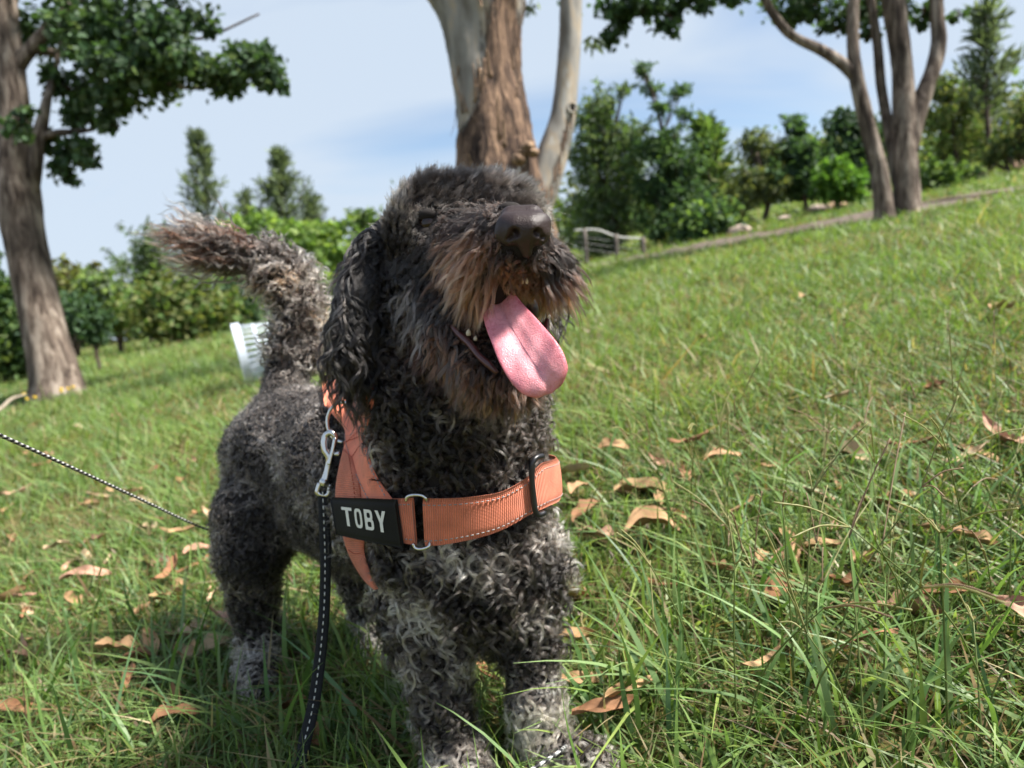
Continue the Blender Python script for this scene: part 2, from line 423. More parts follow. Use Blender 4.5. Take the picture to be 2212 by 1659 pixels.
# --- eucalypt behind the dog, peeling bark
def gum_mat(name):
    m, n, l, b = mat_new(name)
    t = n.new('ShaderNodeTexCoord')
    a = n.new('ShaderNodeAttribute'); a.attribute_name = 'pc'      # x: along 0..1, y: angle, z: peel field
    mp = n.new('ShaderNodeMapping'); mp.inputs['Scale'].default_value = (1, 1, 0.07)
    l.new(t.outputs['Object'], mp.inputs[0])
    fib = n.new('ShaderNodeTexNoise'); fib.inputs['Scale'].default_value = 42; fib.inputs['Detail'].default_value = 9; fib.inputs['Roughness'].default_value = 0.65; fib.inputs['Distortion'].default_value = 0.4
    l.new(mp.outputs[0], fib.inputs['Vector'])
    br = n.new('ShaderNodeValToRGB'); e = br.color_ramp.elements
    e[0].position = 0.34; e[0].color = (0.018, 0.012, 0.010, 1); e[1].position = 0.68; e[1].color = (0.36, 0.235, 0.155, 1)
    k = e.new(0.45); k.color = (0.07, 0.045, 0.034, 1); k = e.new(0.56); k.color = (0.19, 0.122, 0.084, 1)
    blo = n.new('ShaderNodeTexNoise'); blo.inputs['Scale'].default_value = 5.5; blo.inputs['Detail'].default_value = 5
    mp3 = n.new('ShaderNodeMapping'); mp3.inputs['Scale'].default_value = (1.6, 1.6, 0.5); l.new(t.outputs['Object'], mp3.inputs[0]); l.new(mp3.outputs[0], blo.inputs['Vector'])
    b1 = n.new('ShaderNodeMapRange'); b1.inputs[1].default_value = .3; b1.inputs[2].default_value = .7; b1.inputs[3].default_value = -.14; b1.inputs[4].default_value = .14; l.new(blo.outputs[0], b1.inputs[0])
    b2 = n.new('ShaderNodeMath'); b2.operation = 'ADD'; l.new(fib.outputs[0], b2.inputs[0]); l.new(b1.outputs[0], b2.inputs[1])
    l.new(b2.outputs[0], br.inputs[0])
    mp2 = n.new('ShaderNodeMapping'); mp2.inputs['Scale'].default_value = (1, 1, 0.3); l.new(t.outputs['Object'], mp2.inputs[0])
    sm = n.new('ShaderNodeTexNoise'); sm.inputs['Scale'].default_value = 9; sm.inputs['Detail'].default_value = 6
    l.new(mp2.outputs[0], sm.inputs['Vector'])
    gr = n.new('ShaderNodeValToRGB'); e = gr.color_ramp.elements
    e[0].position = 0.34; e[0].color = (0.15, 0.135, 0.115, 1); e[1].position = 0.66; e[1].color = (0.42, 0.40, 0.36, 1)
    k = e.new(0.5); k.color = (0.27, 0.255, 0.23, 1); k = e.new(0.6); k.color = (0.34, 0.28, 0.21, 1)
    l.new(sm.outputs[0], gr.inputs[0])
    s = n.new('ShaderNodeSeparateXYZ'); l.new(a.outputs['Vector'], s.inputs[0])
    ad = n.new('ShaderNodeMath'); ad.operation = 'ADD'
    mr = n.new('ShaderNodeMapRange'); mr.inputs[1].default_value = 0.3; mr.inputs[2].default_value = 0.7; mr.inputs[3].default_value = -0.35; mr.inputs[4].default_value = 0.35
    l.new(fib.outputs[0], mr.inputs[0]); l.new(mr.outputs[0], ad.inputs[0]); l.new(s.outputs[2], ad.inputs[1])
    st = n.new('ShaderNodeMapRange'); st.inputs[1].default_value = 0.42; st.inputs[2].default_value = 0.58; l.new(ad.outputs[0], st.inputs[0])
    mx = n.new('ShaderNodeMixRGB'); l.new(st.outputs[0], mx.inputs[0]); l.new(gr.outputs[0], mx.inputs[1]); l.new(br.outputs[0], mx.inputs[2])
    l.new(mx.outputs[0], b.inputs['Base Color']); b.inputs['Roughness'].default_value = 0.85; b.inputs['Specular IOR Level'].default_value = 0.2
    hm = n.new('ShaderNodeMath'); hm.operation = 'MULTIPLY'; l.new(fib.outputs[0], hm.inputs[0]); l.new(st.outputs[0], hm.inputs[1])
    h2 = n.new('ShaderNodeMath'); h2.operation = 'ADD'; l.new(hm.outputs[0], h2.inputs[0]); l.new(st.outputs[0], h2.inputs[1])
    bp = n.new('ShaderNodeBump'); bp.inputs['Strength'].default_value = 1.0; bp.inputs['Distance'].default_value = 0.03
    l.new(h2.outputs[0], bp.inputs['Height']); l.new(bp.outputs[0], b.inputs['Normal'])
    return m
MAT_GUM = gum_mat('peeling_gum_bark')
MAT_STRIP = bark_mat('loose_bark_strip', (0.06, 0.04, 0.03), (0.2, 0.13, 0.085), (0.33, 0.23, 0.15), zs=.1, sc=30)

def gum_tree():
    g = np.random.default_rng(5)
    base, d = hit(1108, 702)
    root = empty('eucalyptus_tree', base, 'forked gum tree with peeling brown and grey bark behind the dog', 'tree')
    def limb(nm, ch, peel, n=70, ring=40, seed=0):
        pts, rad = px_chain(ch, d, n)
        V, F = tube(pts, rad, ring, 0.035, seed, ridges=7)
        s = np.repeat(np.linspace(0, 1, n), ring); a = np.tile(np.linspace(0, 2 * np.pi, ring, endpoint=False), n)
        rel = V[:n * ring] - np.repeat(pts, ring, 0)
        side = (rel @ RT) / np.repeat(rad, ring)           # -1..1 across, as seen from the dog
        z = peel(s, side, V[:n * ring])
        # shed bark stands proud of the smooth grey wood
        V[:n * ring] += rel * (0.07 * np.clip((z - .4) * 5, 0, 1))[:, None]
        at = np.zeros((len(V), 3)); at[:n * ring] = np.stack([s, a, z], 1)
        return np_mesh(nm, V, F, MAT_GUM, root, attr=at), pts, rad
    def peel_main(s, side, V):
        u, v, _ = to_px(V)
        edge = np.interp(v, [-300, 0, 100, 180, 240, 330, 800], [1.2, .25, .10, -.1, -.45, -1.3, -1.5])
        z = 0.5 + (side - edge) * 1.6
        z = np.where(v < 60, z - np.clip((side - .55) * 3, 0, 1.2), z)
        return np.clip(z, 0, 1.2)
    o, pts, rad = limb('trunk', [(1114, 775, 165), (1108, 690, 128), (1100, 600, 110), (1092, 500, 100), (1082, 420, 92), (1071, 333, 82), (1062, 263, 77), (1047, 166, 73), (1038, 69, 82), (1031, 0, 99), (1015, -60, 110), (1000, -110, 100)], peel_main, n=110, ring=64)
    limb('branch', [(1125, 470, 55), (1150, 440, 45), (1172, 400, 36), (1190, 345, 33), (1204, 296, 30), (1217, 245, 27), (1226, 166, 25), (1232, 83, 24), (1233, 0, 24), (1228, -90, 22), (1240, -200, 18), (1265, -360, 11)],
         lambda s, side, V: np.clip(0.55 - np.abs(side - .55) * .8 - np.clip((to_px(V)[1] < 215) * 1.0, 0, 1) * .5, 0, 1), n=80, ring=28, seed=3)
    limb('branch', [(1000, -80, 60), (970, -160, 55), (930, -260, 45), (900, -400, 30)], lambda s, side, V: side * 0 + .1, n=30, ring=20, seed=4)
    limb('branch', [(1040, -80, 65), (1075, -160, 55), (1100, -280, 42), (1110, -420, 28)], lambda s, side, V: side * 0 + .15, n=30, ring=20, seed=6)
    # knot on the thin stem
    kc = P(1236, 233, d - 0.085)
    V, F = tube(kc + 0.028 * np.stack([np.cos(np.linspace(0, 6.28, 20))[:, None] * RT + np.sin(np.linspace(0, 6.28, 20))[:, None] * UP * 1.2 + 0 * FW], 0)[0], 0.011, 8, .1, 2)
    np_mesh('knot', V, F, MAT_GUM, root, attr=np.tile([0, 0, .1], (len(V), 1)))
    V, F = ellipsoid(kc + FW * 0.004, np.stack([RT * .02, UP * .025, FW * .012]))
    np_mesh('knot_hollow', V, F, simple('knot_hollow', (0.02, 0.014, 0.01), 0.9), root)
    # crotch scar between trunk and stem
    for (u, v, r) in [(1140, 318, 15), (1152, 330, 12), (1120, 345, 16), (1128, 330, 11)]:
        V, F = ellipsoid(P(u, v, d - .27), np.stack([RT * r, UP * r * .8, FW * r]) * d / FPX, 12, 8)
        V += g.normal(0, .004, V.shape)
        np_mesh('bark_burl', V, F, MAT_STRIP, root)
    # loose strips of bark hanging off the trunk
    for k in range(46):
        i = int(g.integers(18, 88)); a = g.uniform(-0.98, 0.98)
        p0 = pts[i] + rad[i] * (RT * a - FW * math.sqrt(max(0, 1 - a * a)) * 1.0) * 1.06
        u0, v0, _ = to_px(p0)
        if v0 < 120 and a < 0: continue
        L = g.uniform(.08, .3); n = 7
        t = np.linspace(0, 1, n)[:, None]
        out = RT * a - FW * math.sqrt(max(0, 1 - a * a))
        dirv = -np.array([0, 0, 1.]) if g.random() < .6 else np.array([0, 0, 1.])
        dirv = dirv + (pts[min(i + 3, len(pts) - 1)] - pts[i]) * 0
        q = p0 + dirv * t * L + out * (t ** 2) * g.uniform(.01, .06) + RT * t * g.uniform(-.02, .02)
        V, F = tube(q, np.linspace(g.uniform(.008, .02), .003, n), 6, .1, k, flat=.25, ref=np.cross(out, [0, 0, 1]))
        np_mesh('bark_strip', V, F, MAT_STRIP, root)
    # sparse high crown
    C = []
    for (u, v, ru, rv, n, dz) in [(900, -480, 160, 90, 420, .2), (1100, -520, 170, 90, 460, -.1), (1270, -440, 140, 80, 360, .3), (1010, -600, 200, 90, 420, .2), (1150, 6, 10, 10, 14, .2), (1285, 85, 14, 16, 16, 0)]:
        C.append(blob_points(P(u, v, d + dz), None, n, g, axes=cam_axes(d, ru, rv))[0])
    V, F, c = leaf_cloud(np.concatenate(C), 0.10, GREEN_GREY, g, droop=1.2, aspect=.25)
    tag(np_mesh('crown', V, F, MAT_LEAF, root, c), kind='stuff')
gum_tree()

# --- trees and shrubs beyond the lawn
def far_tree(name, label, d, trunk, blobs, pal, leaf, seed, kind='broad', group=None, cat='tree', aspect=.6, droop=.2, sub_div=60):
    """trunk: px polyline base first; base dropped to the ground. blobs: (u,v,ru,rv,n)"""
    g = np.random.default_rng(seed)
    b = P(trunk[0][0], trunk[0][1], d); b[2] = ground_z(b[0], b[1])
    root = empty(name, b, label, cat, group)
    pts, rad = px_chain(trunk, d, 16); pts[0] = b - np.array([0, 0, .1])
    V, F = tube(pts, rad, 8, .06, seed)
    np_mesh('trunk', V, F, MAT_BARK_DARK, root)
    C, tw = [], []
    for (u, v, ru, rv, n) in blobs:
        p, subs = blob_points(P(u, v, d + g.uniform(-.3, .3)), None, int(n * .68), g, sub=max(7, n // 42), spread=.30, axes=cam_axes(d, ru, rv))
        C.append(p)
        for _s in range(5):
            a = g.uniform(0, math.pi); q0 = P(u + ru * .8 * math.cos(a), v - rv * .75 * math.sin(a), d + g.uniform(-.4, .4))
            dv_ = UP * g.uniform(.5, 1) + RT * (math.cos(a) * .8 + g.normal(0, .3)) + FW * g.normal(0, .3)
            Ls = rv * d / FPX * g.uniform(.4, 1.0); k = max(8, n // 38); t_ = g.random((k, 1))
            C.append(q0 + dv_ * t_ * Ls + g.normal(0, 1, (k, 3)) * (1.05 - t_) * .09 * Ls * 1.5)
        j = np.argmin(np.linalg.norm(pts - P(u, v, d), axis=1)); j = max(2, min(j, len(pts) - 2) - 2)
        for s in subs[:6]:
            m = (pts[j] + s) / 2 + np.array([0, 0, -.05])
            tw.append(tube(catmull([pts[j], m, s], 6), np.linspace(max(rad[j] * .5, .012), .006, 6), 5))
    C = np.concatenate(C)
    V, F, c = leaf_cloud(C, leaf, [tuple(1.18 * q for q in w) for w in pal], g, droop=droop, aspect=aspect)
    tag(np_mesh('crown', V, F, MAT_LEAF, root, c), kind='stuff')
    V, F = merge(tw); tag(np_mesh('branches', V, F, MAT_BARK_DARK, root), kind='stuff')
    return root

def conifer(name, label, d, base, top, width, n, pal, seed, group=None, lean=0, tiers=26, gap=.0):
    g = np.random.default_rng(seed)
    b = P(base[0], base[1], d); b[2] = ground_z(b[0], b[1])
    t = P(top[0], top[1], d)
    root = empty(name, b, label, 'tree', group)
    H = np.linalg.norm(t - b)
    pts = catmull([b - np.array([0, 0, .1]), b * .5 + t * .5 + g.normal(0, .05, 3), t], 14)
    V, F = tube(pts, np.linspace(.012 * H + .03, .01, 14), 8, .05, seed)
    np_mesh('trunk', V, F, MAT_BARK_DARK, root)
    W = width * d / FPX
    up = (t - b) / H
    P0, D0, tw = [], [], []
    for k in range(tiers * 4):
        h = g.uniform(.25, 1.0) ** .85
        a = g.uniform(0, 6.28)
        r = W * (1 - h) ** .95 * g.uniform(.4, 1.9) + .10
        o = np.array([math.cos(a), math.sin(a), 0])
        q0 = b + (t - b) * h
        tip = q0 + o * r + up * r * g.uniform(.5, 1.2)
        tw.append(tube(catmull([q0, (q0 + tip) / 2 - up * r * .15, tip], 5), np.linspace(.025, .006, 5), 4))
        m = max(6, int(.5 * n / (tiers * 4)))
        s = g.uniform(.15, 1.05, (m, 1))
        P0.append(q0 * (1 - s) + tip * s + g.normal(0, .05 + .015 * W, (m, 3)))
        D0.append(np.repeat([(o * .6 + up * .7)], m, 0))
    C = np.concatenate(P0); D = np.concatenate(D0)
    V, F, c = leaf_cloud(C, .28, [tuple(1.3 * q for q in w) for w in pal], g, droop=-.2, aspect=.10, out_dir=D)
    tag(np_mesh('crown', V, F, MAT_LEAF, root, c), kind='stuff')
    V, F = merge(tw); tag(np_mesh('branches', V, F, MAT_BARK_DARK, root), kind='stuff')
    return root

GR = 'trees and shrubs beyond the lawn'
# downhill side (left of the dog)
conifer('she_oak', 'tallest feathery grey-green she-oak with two spires above the bushes', 27, (486, 720), (425, 296), 60, 5200, GREEN_GREY, 31, GR)
conifer('she_oak', 'slim feathery she-oak spire between two taller she-oaks', 28, (560, 720), (528, 418), 32, 2200, GREEN_GREY, 32, GR)
conifer('she_oak', 'broad feathery she-oak rising behind the bright bushy tree', 26, (640, 720), (600, 338), 74, 5600, GREEN_GREY, 33, GR)
conifer('she_oak', 'short feathery she-oak next to the broad one', 27, (690, 720), (672, 424), 40, 2600, GREEN_GREY, 34, GR)
far_tree('bushy_tree', 'bright yellow-green bushy tree in front of the she-oaks', 22, [(625, 735, 9), (618, 660, 8), (610, 580, 6), (600, 510, 4)],
    [(530, 520, 62, 40, 1500), (600, 530, 66, 50, 1700), (675, 540, 62, 55, 1700), (560, 600, 80, 50, 1700), (660, 620, 80, 60, 1900), (720, 600, 40, 60, 900)], GREEN_LIGHT, .24, 41, group=GR)
far_tree('round_shrub', 'round olive-green shrub with dark hollow underside on the lawn edge', 18, [(410, 742, 8), (408, 700, 7), (402, 640, 5)],
    [(400, 640, 80, 52, 2200), (355, 680, 66, 50, 1700), (455, 680, 62, 52, 1700), (405, 705, 90, 34, 1400)], GREEN_OLIVE + GREEN_MID[:2], .17, 42, group=GR, cat='shrub')
far_tree('dark_shrub', 'dark green shrub beside the round olive shrub', 19, [(505, 735, 7), (505, 690, 6), (505, 650, 4)],
    [(500, 665, 42, 60, 1500), (530, 690, 36, 44, 900)], GREEN_DARK, .17, 43, group=GR, cat='shrub')
far_tree('slender_tree', 'tall loose grey-green tree behind the round olive shrub', 23, [(330, 745, 7), (325, 650, 6), (318, 560, 4)],
    [(320, 540, 36, 50, 900), (310, 600, 52, 46, 1100), (345, 590, 40, 50, 900), (300, 660, 50, 50, 1000)], GREEN_MID + GREEN_GREY, .2, 44, group=GR, aspect=.35)
far_tree('pale_tree', 'pale sunlit tree with slanting pale trunk near the wooden stake', 20, [(262, 755, 6), (250, 690, 5), (240, 640, 4)],
    [(245, 640, 42, 34, 900), (215, 620, 40, 30, 700), (270, 670, 40, 34, 800), (235, 690, 40, 30, 600)], GREEN_LIGHT + GREEN_GREY, .19, 45, group=GR, aspect=.4)
far_tree('brownish_shrub', 'brownish-green domed shrub behind the leaning trunk', 24, [(165, 770, 9), (165, 700, 8), (165, 640, 5)],
    [(150, 610, 60, 44, 1500), (180, 650, 70, 50, 1600), (110, 660, 60, 60, 1300)], GREEN_OLIVE + [(0.12, 0.10, 0.05)], .2, 46, group=GR, cat='shrub')
far_tree('grey_thicket', 'dark green thicket on the downhill side of the leaning trunk', 14, [(18, 850, 8), (16, 790, 7), (14, 730, 5)],
    [(20, 760, 62, 70, 1600), (-30, 700, 70, 110, 1700), (60, 800, 36, 34, 600), (10, 650, 46, 50, 700), (70, 720, 34, 60, 600)], GREEN_MID + GREEN_DARK, .15, 47, group=GR, cat='shrub')
far_tree('staked_tree', 'small dark green young tree tied beside a wooden stake', 11.5, [(160, 812, 5), (160, 760, 4), (168, 700, 3)],
    [(165, 675, 34, 30, 800), (190, 695, 36, 32, 800), (150, 712, 26, 30, 500), (205, 722, 22, 22, 320)], GREEN_DARK, .12, 48, group=GR, aspect=.5)
for (u0, v0, u1, v1) in [(218, 806, 202, 728)]:
    d = 11.3
    a = P(u0, v0, d); a[2] = ground_z(a[0], a[1]) - .1
    V, F = tube(catmull([a, P(u1, v1, d)], 6), .028, 8, .05, 3)
    tag(np_mesh('wooden_stake', V, F, simple('stake_wood', (0.07, 0.05, 0.035), .9, noise=.3)), 'thin leaning wooden stake beside the small dark young tree', 'stake')
far_tree('pointed_tree', 'grey-green tree top showing beside the ear of the dog', 24, [(800, 700, 8), (795, 600, 6), (785, 480, 4)],
    [(785, 490, 26, 32, 600), (800, 540, 46, 50, 900), (790, 620, 60, 60, 1200)], GREEN_MID, .2, 49, group=GR)
# uphill side (right of the dog)
far_tree('wattle_tree', 'large soft grey-green wattle tree with airy top beside the gum stem', 15, [(1330, 575, 8), (1325, 500, 7), (1315, 400, 5), (1300, 280, 3)],
    [(1285, 260, 46, 50, 1300), (1330, 300, 52, 50, 1500), (1270, 350, 50, 56, 1500), (1340, 380, 62, 56, 1800), (1280, 440, 60, 56, 1600), (1345, 470, 60, 50, 1500), (1345, 200, 14, 14, 90), (1290, 520, 60, 36, 1000)], GREEN_MID + GREEN_GREY, .15, 51, group=GR, aspect=.28)
far_tree('tufted_tree', 'dark tree with bare tufted leader poking above its crown', 14, [(1452, 565, 7), (1450, 500, 6), (1445, 400, 5), (1430, 290, 3), (1410, 200, 2), (1390, 145, 1.5)],
    [(1390, 155, 14, 16, 120), (1405, 195, 18, 16, 130), (1425, 235, 20, 12, 120), (1466, 200, 26, 12, 150), (1480, 248, 20, 10, 100), (1420, 320, 50, 34, 1200), (1465, 350, 50, 44, 1300), (1425, 410, 56, 50, 1500), (1480, 430, 50, 50, 1200), (1440, 490, 60, 40, 1200)], GREEN_DARK + GREEN_MID[:1], .14, 52, group=GR, aspect=.3)
conifer('pointed_conifer', 'small pointed conifer between the tufted tree and the olive tree', 16, (1545, 560), (1525, 272), 46, 2600, GREEN_MID, 53, GR)
far_tree('low_dark_bush', 'low dark green bush at the foot of the pointed conifer', 13, [(1520, 560, 6), (1520, 530, 5), (1520, 480, 4)],
    [(1510, 490, 40, 34, 900), (1550, 470, 40, 40, 900), (1505, 525, 34, 22, 500)], GREEN_DARK + GREEN_LIGHT[:1], .13, 54, group=GR, cat='shrub')
far_tree('olive_tree', 'small olive-leaved tree with a bent brown trunk', 15, [(1645, 505, 6), (1652, 470, 6), (1660, 430, 5), (1645, 380, 4), (1635, 330, 3)],
    [(1630, 320, 36, 30, 700), (1665, 340, 36, 34, 700), (1610, 400, 36, 40, 800), (1650, 410, 42, 36, 800), (1590, 450, 30, 40, 600)], GREEN_OLIVE + GREEN_GREY, .14, 55, group=GR, aspect=.3)
far_tree('dark_round_tree', 'dense dark green tree on twin thin trunks above the log', 15, [(1742, 488, 5), (1740, 440, 5), (1735, 380, 4), (1722, 290, 2)],
    [(1718, 275, 16, 26, 260), (1725, 320, 34, 32, 800), (1750, 365, 42, 38, 1100), (1710, 385, 38, 36, 900), (1745, 410, 44, 24, 700)], GREEN_DARK, .14, 56, group=GR, aspect=.5)
far_tree('bright_sapling', 'bright green leafy sapling by the mulch bed', 13.5, [(1812, 480, 4), (1812, 450, 3.5), (1808, 410, 3)],
    [(1790, 400, 34, 26, 500), (1820, 415, 38, 30, 560), (1800, 370, 30, 22, 340), (1840, 390, 26, 26, 300)], [(0.09, .18, .035), (.12, .22, .045), (.06, .13, .03)], .16, 57, group=GR, aspect=.5)
far_tree('blue_green_tree', 'dark blue-green tree behind the multi-stemmed trunks', 17, [(1860, 470, 6), (1855, 400, 5), (1845, 320, 4)],
    [(1825, 270, 36, 28, 600), (1870, 290, 40, 36, 800), (1830, 330, 46, 34, 900), (1870, 370, 40, 36, 800)], [(.03, .06, .035), (.04, .075, .045), (.05, .085, .05)], .16, 58, group=GR, aspect=.5)
far_tree('spreading_gum', 'airy spreading gum tree behind the orange rocks', 16, [(2075, 440, 6), (2070, 380, 5), (2062, 300, 4), (2055, 230, 3)],
    [(2040, 200, 40, 28, 700), (2080, 220, 42, 32, 800), (2030, 260, 42, 34, 800), (2090, 280, 42, 30, 700), (2050, 330, 46, 30, 800)], GREEN_OLIVE + GREEN_MID, .14, 59, group=GR, aspect=.3)
conifer('sparse_sapling', 'tall sparse sapling with see-through grey-green branches', 15, (2142, 425), (2126, 16), 62, 1500, GREEN_GREY, 60, GR, tiers=12)
far_tree('low_grey_shrub', 'low grey-green shrub at the end of the mulch bed', 13, [(2030, 445, 5), (2030, 420, 4), (2030, 390, 3)],
    [(2025, 385, 40, 30, 800), (2075, 390, 40, 30, 700), (2000, 410, 22, 20, 300)], GREEN_MID, .12, 61, group=GR, cat='shrub')
far_tree('shady_tree', 'shady dark-trunked tree at the top of the slope', 13, [(2180, 410, 5), (2180, 370, 5), (2190, 310, 4)],
    [(2175, 325, 40, 24, 600), (2215, 300, 40, 40, 700), (2150, 345, 30, 18, 300), (2220, 240, 30, 30, 350), (2240, 330, 40, 30, 500)], GREEN_OLIVE + GREEN_DARK[:2], .12, 62, group=GR, aspect=.3)

# distant wood closing the view
def far_wood():
    g = np.random.default_rng(77)
    C = []
    for k in range(90):
        a = math.radians(g.uniform(-48, 48)); d = g.uniform(38, 55)
        x, y = d * math.sin(a), d * math.cos(a)
        h = g.uniform(2.0, 4.5)
        C.append(blob_points((x, y, ground_z(x, y) + h * .45), (2.2, 2.2, h * .55), 420, g, sub=9)[0])
    V, F, c = leaf_cloud(np.concatenate(C), .38, GREEN_OLIVE + GREEN_MID + GREEN_LIGHT[:1], g, aspect=.6)
    tag(np_mesh('distant_wood', V, F, MAT_LEAF, None, c), 'distant belt of mixed green trees beyond the hillside', 'wood', kind='stuff')
far_wood()

# mulch bed along the top edge of the lawn
def mulch_bed():
    lo = [(1290, 578), (1400, 562), (1500, 545), (1600, 524), (1700, 508), (1800, 492), (1900, 476), (2000, 458), (2100, 438), (2212, 416), (2330, 396), (2450, 374)]
    A = np.array([hit(u, v)[0] for u, v in lo]); A = catmull(A, 60)
    Wd = np.interp(np.linspace(0, 1, 60), [0, .3, .6, 1], [1.0, 2.0, 3.0, 3.4])
    dirn = np.array([-.25, .97, 0.])
    rows = []
    for t in np.linspace(0, 1, 9):
        q = A + dirn * (Wd * t)[:, None]
        q[:, 2] = ground_z(q[:, 0], q[:, 1]) + 0.004 + .05 * math.sin(math.pi * t) + (rng.normal(0, .012, 60) if 0 < t < 1 else 0)
        rows.append(q)
    V = np.stack(rows, 0).reshape(-1, 3)
    m = simple('mulch', (0.10, 0.075, 0.055), .95, noise=.55, nscale=14, bump=1, bscale=40)
    tag(np_mesh('mulch_bed', V, grid_faces(9, 60), m), 'grey-brown mulch bed strip along the lawn edge', kind='structure')
    return A, Wd
BED_A = mulch_bed()
ROCK = simple('orange_sandstone', (0.36, 0.23, 0.15), .9, noise=.35, nscale=6, bump=.8, bscale=25)
ROCKP = simple('pale_pink_rock', (0.40, 0.31, 0.26), .9, noise=.3, nscale=6, bump=.8, bscale=25)
def rock(u, v, w, h, d, m, label, seed):
    g = np.random.default_rng(seed); s = d / FPX
    b = P(u, v, d); b[2] = ground_z(b[0], b[1])
    V, F = ellipsoid((0, 0, 0), np.diag([w * s, w * s * .8, h * s]), 18, 12)
    for k in range(6):
        n = g.normal(0, 1, 3); n /= np.linalg.norm(n)
        q = V @ n; lim = q.max() * g.uniform(.6, .85); V -= np.maximum(q - lim, 0)[:, None] * n
    V += g.normal(0, .006, V.shape)
    V = V + b + np.array([0, 0, h * s * .5])
    tag(np_mesh('rock', V, F, m), label, 'rock')
rock(1770, 470, 26, 13, 14.2, ROCKP, 'long pale pink rock beneath the twin thin trunks', 1)
rock(1812, 462, 30, 11, 14.6, ROCK, 'low orange rock next to the bright green sapling', 2)
rock(1700, 488, 22, 8, 13.5, ROCKP, 'flat pale rock near the bent brown trunk', 3)
rock(1590, 520, 34, 12, 12.6, ROCKP, 'broad pale pink rock in front of the low dark bush', 4)
rock(2100, 432, 36, 16, 13.5, ROCK, 'big orange rock under the airy spreading gum', 5)
rock(2045, 440, 26, 12, 13.2, ROCK, 'smaller orange rock beside the low grey-green shrub', 6)
rock(2205, 388, 40, 16, 14, ROCK, 'orange rock below the shady dark-trunked tree', 7)

def wire_fence():
    d = 12.2
    base = P(1330, 575, d); base[2] = ground_z(base[0], base[1])
    root = empty('wire_fence', base, 'short length of old fence with pale rail under the wattle', 'fence')
    wood = simple('weathered_post', (0.13, 0.11, 0.095), .9, noise=.3)
    for (u, v) in [(1262, 500), (1330, 512), (1388, 518)]:
        t = P(u, v - 6, d); a = t.copy(); a[2] = ground_z(a[0], a[1]) - .1
        V, F = tube(catmull([a, t], 5), .035, 8, .06, 4); np_mesh('post', V, F, wood, root)
    V, F = tube(catmull([P(1240, 498, d), P(1290, 497, d), P(1335, 512, d), P(1392, 516, d)], 20), .018, 8)
    np_mesh('rail', V, F, simple('pale_pipe', (0.45, 0.45, 0.43), .6), root)
    for k in range(1, 4):
        V, F = tube(catmull([P(1240, 498 + 12 * k, d), P(1330, 508 + 13 * k, d), P(1392, 516 + 12 * k, d)], 12), .004, 5)
        np_mesh('wire', V, F, simple('fence_wire', (0.25, .25, .25), .5, metal=.8), root)
wire_fence()

# ------------------------------------------------------------------ the dog: a smooth union of tapered limbs
class Prim:
    def __init__(s, a, b, ra, rb, reg, k):
        s.a, s.b, s.ra, s.rb, s.reg, s.k = np.asarray(a), np.asarray(b), ra, rb, reg, k
        s.ab = s.b - s.a; s.L2 = float(s.ab @ s.ab) + 1e-12
    def dist(s, p):
        t = np.clip(((p - s.a) @ s.ab) / s.L2, 0, 1)
        q = p - s.a - t[..., None] * s.ab
        return np.sqrt((q * q).sum(-1)) - (s.ra + t * (s.rb - s.ra))

PR = []
def chain(pts, regs, k=0.02):
    """pts: (u, v, depth, r_px)"""
    if isinstance(regs, str): regs = [regs] * (len(pts) - 1)
    Q = [(P(u, v, d), r * d / FPX) for u, v, d, r in pts]
    for i in range(len(Q) - 1):
        PR.append(Prim(Q[i][0], Q[i + 1][0], Q[i][1], Q[i + 1][1], regs[i], k))

# trunk of the body
chain([(992, 1160, .765, 168), (900, 1075, .83, 160), (790, 1010, .93, 150), (660, 985, 1.05, 134), (606, 985, 1.085, 116)], ['chest', 'back', 'back', 'rump'], .03)
chain([(985, 1215, .765, 150), (1060, 1215, .755, 140)], 'chest', .03)
chain([(830, 1110, .90, 130), (690, 1075, 1.02, 105)], 'back', .03)
# neck
chain([(960, 640, .70, 120), (975, 830, .72, 150), (985, 1010, .75, 172)], 'neck', .03)
chain([(1010, 860, .71, 130), (1040, 1040, .735, 130)], 'neck', .03)
BODY_ONLY = len(PR)
# front legs (bases on the ground)
fl, dfl = hit(992, 1700); fr, dfr = hit(1222, 1668)
chain([(915, 1240, .76, 102), (936, 1390, .745, 64), (955, 1520, .735, 47), (982, 1640, .73, 44), (1000, 1672, .715, 47)], ['chest', 'leg', 'leg', 'paw'], .022)
chain([(1000, 1676, .715, 40), (1035, 1700, .69, 36)], 'paw', .02)
chain([(1120, 1240, .755, 88), (1140, 1390, .745, 48), (1155, 1500, .735, 41), (1176, 1590, .73, 39), (1200, 1640, .72, 40)], ['chest', 'leg', 'pawcream', 'pawcream'], .02)
chain([(1205, 1640, .715, 40), (1265, 1650, .695, 36), (1300, 1650, .69, 28)], 'paw', .02)
# hind legs
chain([(590, 1080, 1.04, 95), (562, 1120, 1.02, 86), (540, 1200, 1.0, 58), (548, 1290, 1.02, 38), (560, 1365, 1.03, 33), (557, 1440, 1.005, 33), (556, 1470, .99, 38)], ['rump', 'rump', 'hind', 'hind', 'hindpale', 'hindpaw'], .025)
chain([(556, 1472, .985, 36), (562, 1490, .955, 30)], 'hindpaw', .015)
chain([(740, 1060, 1.03, 90), (775, 1150, 1.03, 75), (785, 1240, 1.03, 45), (800, 1320, 1.05, 30), (818, 1385, 1.03, 28), (826, 1405, 1.01, 32)], ['rump', 'hind', 'hind', 'hindpale', 'hindpale'], .025)
